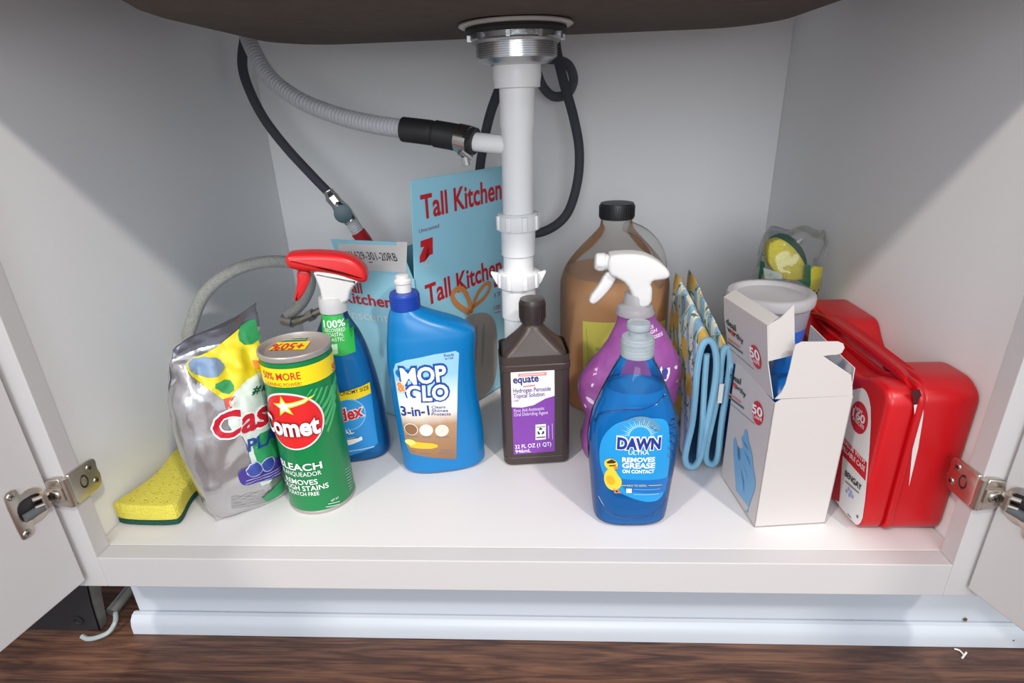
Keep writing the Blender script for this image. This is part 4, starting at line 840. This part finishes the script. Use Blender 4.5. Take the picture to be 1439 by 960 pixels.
# dust flaps
gp('side_flap', [gq(GW, .004, GH), gq(GW, GL-.004, GH), gq(GW-.006, GL-.012, GH+.042), gq(GW-.003, .02, GH+.030), gq(GW, .006, GH+.026)], -GU, CARD)
fl_ = gpx([(1078.5, 458), (1097, 447), (1116, 428), (1117, 486), (1112, 500), (1079, 508)], gq(-.010, .010, 0), GD-GU*.1)
gp('dust_flap', fl_, GD)
zt = atX(1017, 418, GN[0])[2]
ta = hit(1017, 418, gq(0, 0, GH), LN); tb = hit(1078, 458, gq(0, 0, GH), LN); s1 = tb+GU*.014+UP*.004-GD*.0; s2 = ta+GU*.013+UP*.006
gp('tuck_flap', [ta, tb, s1+GD*.008, s2+GD*.004], UP, CARD)
DK = P((40, 40, 44))
def brand(a, b, c_, d, dot, ctr):
    q.text('deal', a, b, 8, DK, 1, .02); q.text('worthy', c_, d, 7, DK, 1, .02); q.ell(dot, .0034, .0034, P((216, 60, 50)), 3)
    q.ell(ctr, .0118, .0122, P((206, 32, 44)), 1); q.text('50', (ctr[0]-7, ctr[1]-1.5), (ctr[0]+7, ctr[1]+7), 12, WHT, 2, .03); q.text('Count', (ctr[0]-6, ctr[1]+5), (ctr[0]+6.5, ctr[1]+12.5), 6, WHT, 2, .01)
def small(x, y):
    q.line((x, y), (x+17, y+12.5), .0022, P((206, 120, 120)), 1); q.line((x, y+5), (x+21, y+21), .0024, P((90, 90, 94)), 1); q.line((x+1, y+13), (x+36, y+43), .0009, P((130, 130, 134)), 1)
q = plane_print(gq(0, 0, GH), -GD, LV, -LN); brand((1021.5, 455), (1035, 466), (1023, 464.5), (1045.5, 483.5), (1030.5, 468), (1062.8, 501.5)); small(1023.5, 475.5); q.build(gbx, 'lid_print')
q = plane_print(gq(0, 0, 0), -GD, UP, -GU); brand((1027, 530.5), (1041.5, 541), (1029, 540), (1048.5, 559), (1034, 542), (1065.5, 580.5)); small(1025, 553)
GLV = P((112, 168, 208)); gl = [(205, 255), (216, 275), (226, 330), (230, 415), (238, 422), (250, 408), (247, 380), (240, 348), (255, 335), (266, 338), (250, 268), (258, 250), (268, 255), (272, 222), (280, 205), (290, 215), (297, 255), (302, 300), (325, 370), (332, 470), (348, 560), (342, 620), (322, 670), (305, 720), (292, 785), (228, 712), (216, 640), (212, 560), (203, 440), (196, 320)]
q.poly([(990+x/4.8, 560+y/4.8) for x, y in gl], GLV, 1, 1)
for pts in ([(262, 440), (290, 520), (300, 600), (290, 510)], [(250, 470), (272, 560), (270, 640), (258, 540)], [(270, 350), (300, 400), (318, 470), (292, 400)], [(262, 275), (285, 310), (303, 350), (280, 320)], [(215, 600), (240, 680), (262, 745), (232, 712)]): q.poly([(990+x/4.8, 560+y/4.8) for x, y in pts], P((78, 134, 182)), 2)
q.build(gbx, 'print')
# gloves bulging out of the carton
GB_ = mat('blue_nitrile', (24, 122, 214), .35, bump=.3, bscale=120)
def lump(name, c, r, seed, lab):
    R = []; 
    for i in range(1, 18):
        ph = math.pi*i/18; R.append([(c[0]+r[0]*math.sin(ph)*math.cos(a)*(1+.28*fbm(math.cos(a)+seed, math.sin(a), ph, 1.4)), c[1]+r[1]*math.sin(ph)*math.sin(a)*(1+.28*fbm(math.cos(a), math.sin(a)+seed, ph, 1.4)), c[2]-r[2]*math.cos(ph)) for a in [2*math.pi*k/28 for k in range(28)]])
    return tag(MB().loft(R).build(name, GB_, smooth=80), lab, 'glove')
gc = gq(.033, .048, 0)
lump('rubber_glove', (gc[0]-.002, gc[1]-.012, .122), (.026, .026, .034), 2.2, 'crumpled blue glove at the front of the opened white carton')
lump('rubber_glove', (gc[0]+.008, gc[1]+.012, .135), (.017, .015, .046), 7.7, 'blue glove finger sticking up inside the opened white carton')

# ---- tub with cloudy lid
UBC = (.297, .2015)
tub = thing('plastic_tub', 'round tub with cloudy lid and blue body behind the glove carton', 'tub', (UBC[0], UBC[1], 0))
MB().lathe([(.030, .0008), (.033, .002), (.0415, .170), (.0415, .171), (.002, .171)], (0, 0, 0), 48).build('body', mat('tub_blue', (30, 104, 204), .3), tub, world=False)
FRO = clear('frosted_tub', (236, 236, 238), .15, .5, (226, 225, 228), .35)
MB().lathe([(.0416, .171), (.0418, .172), (.0440, .198), (.0440, .200)], (0, 0, 0), 48, cap=False).build('neck', FRO, tub, world=False)
MB().lathe([(.0444, .1955), (.0466, .196), (.0473, .198), (.0473, .204), (.0464, .207), (.0440, .2082), (.0405, .2078), (.0385, .206), (.0365, .2035), (.030, .2025), (.002, .2022)], (0, 0, 0), 56).build('lid', clear('frosted_lid', (230, 230, 232), .2, .7, (224, 222, 224), .35), tub, world=False)

# ---- sponge in a clear packet
SPK = (.381, .352)
spk = thing('sponge_packet', 'clear plastic packet with yellow and green print against the right wall', 'packet', (SPK[0], SPK[1], 0), math.radians(-4))
kb = Body([(.0008, -.006, .038, .020, 2.6), (.01, -.006, .040, .024, 2.6), (.06, -.006, .041, .026, 2.6), (.12, -.006, .041, .026, 2.5), (.16, -.004, .044, .026, 2.4), (.19, -.003, .044, .025, 2.4), (.215, -.002, .043, .021, 2.4), (.236, -.001, .041, .014, 2.3), (.247, .0, .036, .004, 2)], 72, 5)
kb.wob = lambda x, y, z: [x+.004*fbm(x, y+2, z, 34)*min(1, z/.02), y+.004*fbm(x, y, z, 34)*min(1, z/.02)*(1 if y > 0 else -1)-0, z+.003*math.sin(x*150)*(1 if z > .2 else 0)]
FILM = clear('clear_film', (249, 250, 250), .42, .05, (238, 239, 240), .12, .45); kb.mesh(cap1=False).build('film', FILM, spk, world=False, smooth=60)
q = body_print(spk, kb, .004); GR_ = P((40, 104, 74)); YP = P((214, 206, 62))
q.poly([(1136, 373), (1159, 373), (1158, 392), (1152, 408), (1146, 425), (1150, 440), (1139, 443), (1138, 405)], YP, 0, 1); q.poly([(1130, 372), (1139, 372), (1138, 404), (1131, 400)], GR_, 1)
for x, y in ((1143, 409), (1147, 412), (1150, 408), (1143, 417), (1146, 421), (1141, 437)): q.ell((x, y), .0018, .0016, BLK, 1, 10)
q.build(spk, 'print')
q = body_print(spk, kb, .004); q.poly([(1053, 363), (1060, 362), (1061, 370), (1074, 358), (1075, 376), (1070, 392), (1058, 392), (1056, 376)], GR_, 0); q.poly([(1055, 368), (1063, 374), (1064, 392), (1056, 392)], P((176, 178, 110)), 1); q.poly([(1073, 376), (1098, 384), (1100, 392), (1075, 392)], P((198, 206, 196)), 1); q.build(spk, 'print')
q = body_print(spk, kb, .004); q.poly([(1120, 393), (1135, 393), (1136, 403), (1128, 399)], GR_, 1); q.build(spk, 'print')
YSP = mat('yellow_sponge', (228, 214, 84), .95, bump=1, bscale=420, vary=.12, vscale=300); GSC = mat('green_scour', (28, 82, 66), .95, bump=1, bscale=900, vary=.3, vscale=500)
def flat_fr(O, U, V, N): O, U, V, N = (np.array(z, float) for z in (O, U, V, N)); return lambda u, w, v: O+U*u+V*v+N*w
def sponge(name, label, outline, fr, t1, t2):
    o = thing(name, label, 'sponge', (0, 0, 0)); return o
ps = thing('sponge', 'yellow sponge with dark green scouring side inside the clear packet', 'sponge', tuple(atY(1100, 365, .352)))
so = chaikin([np.array((atY(x, y, .345)[0], atY(x, y, .345)[2])) for x, y in [(1076, 342), (1090, 334), (1102, 337), (1118, 352), (1130, 372), (1134, 392), (1122, 394), (1098, 391), (1085, 380), (1076, 368)]], 2)
MB().puff(so, lambda u, w, v: (u, .345+w, v), .018, .003, 3).build('foam', YSP, ps)
sg = chaikin([np.array((atY(x, y, .352)[0], atY(x, y, .352)[2])) for x, y in [(1080, 340), (1092, 329), (1110, 330), (1127, 345), (1136, 364), (1137, 386), (1122, 390), (1098, 389), (1087, 378), (1077, 366)]], 2)
MB().puff(sg, lambda u, w, v: (u, .3575+w, v), .0055, .002, 2).build('scour_pad', GSC, ps)
under = thing('sponge', 'pale yellow sponge low inside the clear packet, under the tilted one', 'sponge', (SPK[0]-.006, SPK[1], 0))
MB().puff(rpoly([(-.031, .012), (.031, .012), (.031, .112), (-.031, .112)], .012), flat_fr((SPK[0]-.006, SPK[1]-.006, 0), (1, 0, 0), (0, 0, 1), (0, 1, 0)), .018, .003, 3).build('foam', YSP, under)
MB().puff(rpoly([(-.031, .012), (.031, .012), (.031, .112), (-.031, .112)], .012), flat_fr((SPK[0]-.006, SPK[1]+.0065, 0), (1, 0, 0), (0, 0, 1), (0, 1, 0)), .0065, .002, 2).build('scour_pad', GSC, under)

# ---- sponge on the cabinet floor
sp = thing('sponge', 'waisted yellow kitchen sponge with green scouring base on the cabinet floor', 'sponge', (-.396, .1, 0))
so = chaikin([(-.4315, .049), (-.364, .047), (-.3605, .056), (-.368, .080), (-.370, .100), (-.362, .125), (-.356, .150), (-.363, .163), (-.4215, .166), (-.428, .156), (-.421, .128), (-.419, .105), (-.424, .080), (-.4325, .060)], 2)
MB().puff(so, lambda u, w, v: (u, v, .0165+w), .0195, .0025, 3).build('foam', YSP, sp)
MB().puff(so, lambda u, w, v: (u, v, .0036+w), .006, .0015, 2).build('scour_pad', GSC, sp)
pores = MB(); random.seed(9)
for k in range(170):
    x = random.uniform(-.427, -.366); y = random.uniform(.052, .155); r = random.uniform(.0004, .0013)
    if abs(x+.396) > .024: continue
    pores.lathe([(r, .0262), (r*.6, .02635)], (x, y, 0), 7)
pores.build('pore', mat('sponge_pore', (176, 164, 30), 1), sp, kind='stuff')

# ---- red first aid case
RC = thing('first_aid_case', 'red plastic first aid case with carry handle leaning on the right wall', 'case', (.392, .17, 0))
RED1 = mat('red_case', (190, 12, 22), .34, bump=.06, bscale=400)
def yz(X): return lambda u, w, v: (X+w, u, v)
fo_ = rpoly([(.043, .001), (.302, .001), (.302, .158), (.262, .160), (.236, .149), (.10, .149), (.075, .160), (.052, .160), (.043, .150)], .016)
MB().puff(fo_, yz(.3650), .026, .006, 5).build('front_shell', RED1, RC)
bo_ = rpoly([(.043, .001), (.302, .001), (.302, .166), (.216, .166), (.203, .150), (.190, .139), (.135, .139), (.118, .150), (.100, .166), (.060, .167), (.043, .156)], .016)
MB().puff(bo_, yz(.4077), .0505, .0045, 4).build('back_shell', RED1, RC)
ro_ = rpoly([(.0405, .0006), (.3045, .0006), (.3045, .164), (.265, .165), (.238, .153), (.10, .153), (.075, .165), (.050, .165), (.0405, .155)], .016)
MB().puff(ro_, yz(.3803), .0062, .002, 3).build('rim', RED1, RC)
hp = spline([(.383, .054, .156), (.383, .072, .1625), (.383, .105, .164), (.383, .15, .165), (.383, .20, .165), (.383, .235, .162), (.383, .262, .155)], 8)
hb = MB(); R_ = []
for p_ in hp: R_.append([(p_[0]+a*.009, p_[1], p_[2]+b*.0042) for a, b in ((-1, -.6), (-.8, -1), (.8, -1), (1, -.6), (1, .6), (.75, 1), (.35, .55), (-.35, .55), (-.75, 1), (-1, .6))])
hb.loft(R_); hb.build('handle', RED1, RC, smooth=40)
q = plane_print((.35195, .1, 0), (0, -1, 0), (0, 0, 1), (-1, 0, 0)); WL = P((232, 230, 230)); RL = P((204, 26, 36))
q.poly([(1206, 546), (1214, 545), (1221, 556), (1225, 578), (1222, 640), (1214, 725), (1208, 738), (1201, 737), (1176, 706), (1150, 672), (1150, 560)], WL, 0, 1)
q.poly([(1150, 566), (1186, 614), (1219, 650), (1217, 676), (1185, 640), (1150, 600)], RL, 1); q.poly([(1150, 600), (1185, 640), (1180, 705), (1168, 700), (1150, 670)], RL, 1)
q.ell((1208, 587), .0155, .0165, P((204, 30, 44)), 1); q.text('NEW', (1203, 575), (1213, 583), 5, WL, 2, .02); q.text('160', (1199.5, 584), (1216, 597), 11, WL, 2, .03); q.text('PIECES', (1200, 590), (1215, 604), 5, WL, 2, .015)
q.text('VALUE WITH', (1186, 622), (1216, 652), 6.5, WL, 2, .015); q.text('REFILLABLE CASE', (1180, 627), (1216, 663), 6.5, WL, 2, .015)
q.text('BENGAY', (1188.5, 668), (1211, 690), 8, BLK, 2, .03); q.line((1189, 676), (1208, 693), .0016, P((120, 120, 124)), 2)
for a, b in ((1194, 687), (1197, 692), (1191, 690), (1195, 696), (1199, 698)): q.ell((a, b), .0022, .0022, P((150, 170, 220)), 2, 6)
q.line((1192, 722), (1197, 728), .0014, P((120, 120, 124)), 2); q.ell((1206, 726), .0018, .0018, P((90, 90, 94)), 2, 8)
q.build(RC)
e = plane_print((.40, .0428, 0), (1, 0, 0), (0, 0, 1), (0, -1, 0))
e.poly([(1284, 569), (1298, 567), (1297, 586), (1290, 630), (1277, 684), (1281, 640), (1286, 600)], P((226, 214, 210)), 0); e.build(RC, 'paper_edge')
e = plane_print((.40, .0428, 0), (1, 0, 0), (0, 0, 1), (0, -1, 0)); e.poly([(1280, 549), (1292, 547), (1298, 566), (1284, 569)], P((70, 8, 12)), 0); e.build(RC, 'latch_slot')

# ---- dishwasher base left of the cabinet
dw = thing('dishwasher_base', 'black metal dishwasher base with silver edge left of the cabinet', 'appliance base', (-.6, .12, GZ))
DWM = mat('black_dishwasher_steel', (58, 58, 62), .42, .6, bump=.15, bscale=300); DWB = mat('dark_inside', (20, 20, 22), .7); GAL = mat('galvanised', (150, 150, 146), .45, .8)
MB().sheet([(-1.05, .034, -.142), (-.4865, .034, -.142), (-.483, .034, -.10), (-.472, .034, -.03), (-1.05, .034, -.03)], (0, 1, 0), .0015).build('front_panel', DWM, dw, smooth=0)
MB().sheet([(-.4865, .034, -.142), (-.483, .034, -.10), (-.472, .034, -.03), (-.472, .058, -.03), (-.483, .05, -.10), (-.4865, .046, -.142)], (-1, 0, 0), .0012).build('side_flange', GAL, dw, smooth=0)
o = MB().lathe([(.006, 0), (.0065, .001), (.0045, .0014), (.004, .0002)], (0, 0, 0), 18).build('screw_hole', DWB, dw, world=False); o.location = ROOT[dw].inverted() @ Vector(atY(110, 872, .0338)); o.rotation_euler = (math.pi/2, 0, 0)
MB().box(-1.05, -.476, .30, .55, -.13, .60).build('tub_body', DWB, dw, smooth=0)
MB().tube([(-.4835, .052, -.134), (-.478, .105, -.126), (-.474, .30, -.10)], .0068, 12).build('support_rod', GAL, dw)
MB().box(-.53, -.49, .05, .30, -.07, -.03).build('mounting_rail', DWB, dw, smooth=0)
MB().tube(spline([(-.506, .029, GZ+.004), (-.497, .0265, GZ+.003), (-.486, .028, GZ+.004), (-.476, .034, GZ+.006), (-.473, .043, GZ+.012), (-.478, .052, GZ+.016)], 6), .0028, 8).build('levelling_foot', mat('clear_foot', (150, 158, 160), .25), dw)
MB().box(-.83, -.8, .1, .16, GZ+.0005, -.13).build('rear_foot', DWB, dw, smooth=0)

# ---- scrap on the floor
sc = MB(); p_ = [atZ(x, y, GZ+.0012) for x, y in [(1341, 912), (1348, 914), (1353, 919), (1355, 922)]]; sc.tube(spline(p_, 4), .0009, 6); 
tg = thing('plastic_tag', 'tiny white plastic tag fastener lying on the wood floor', 'scrap', tuple(p_[0])); sc.build('stem', WPL, tg); MB().tube([atZ(1358, 917, GZ+.0012), atZ(1352, 925, GZ+.0012)], .001, 6).build('bar', WPL, tg)
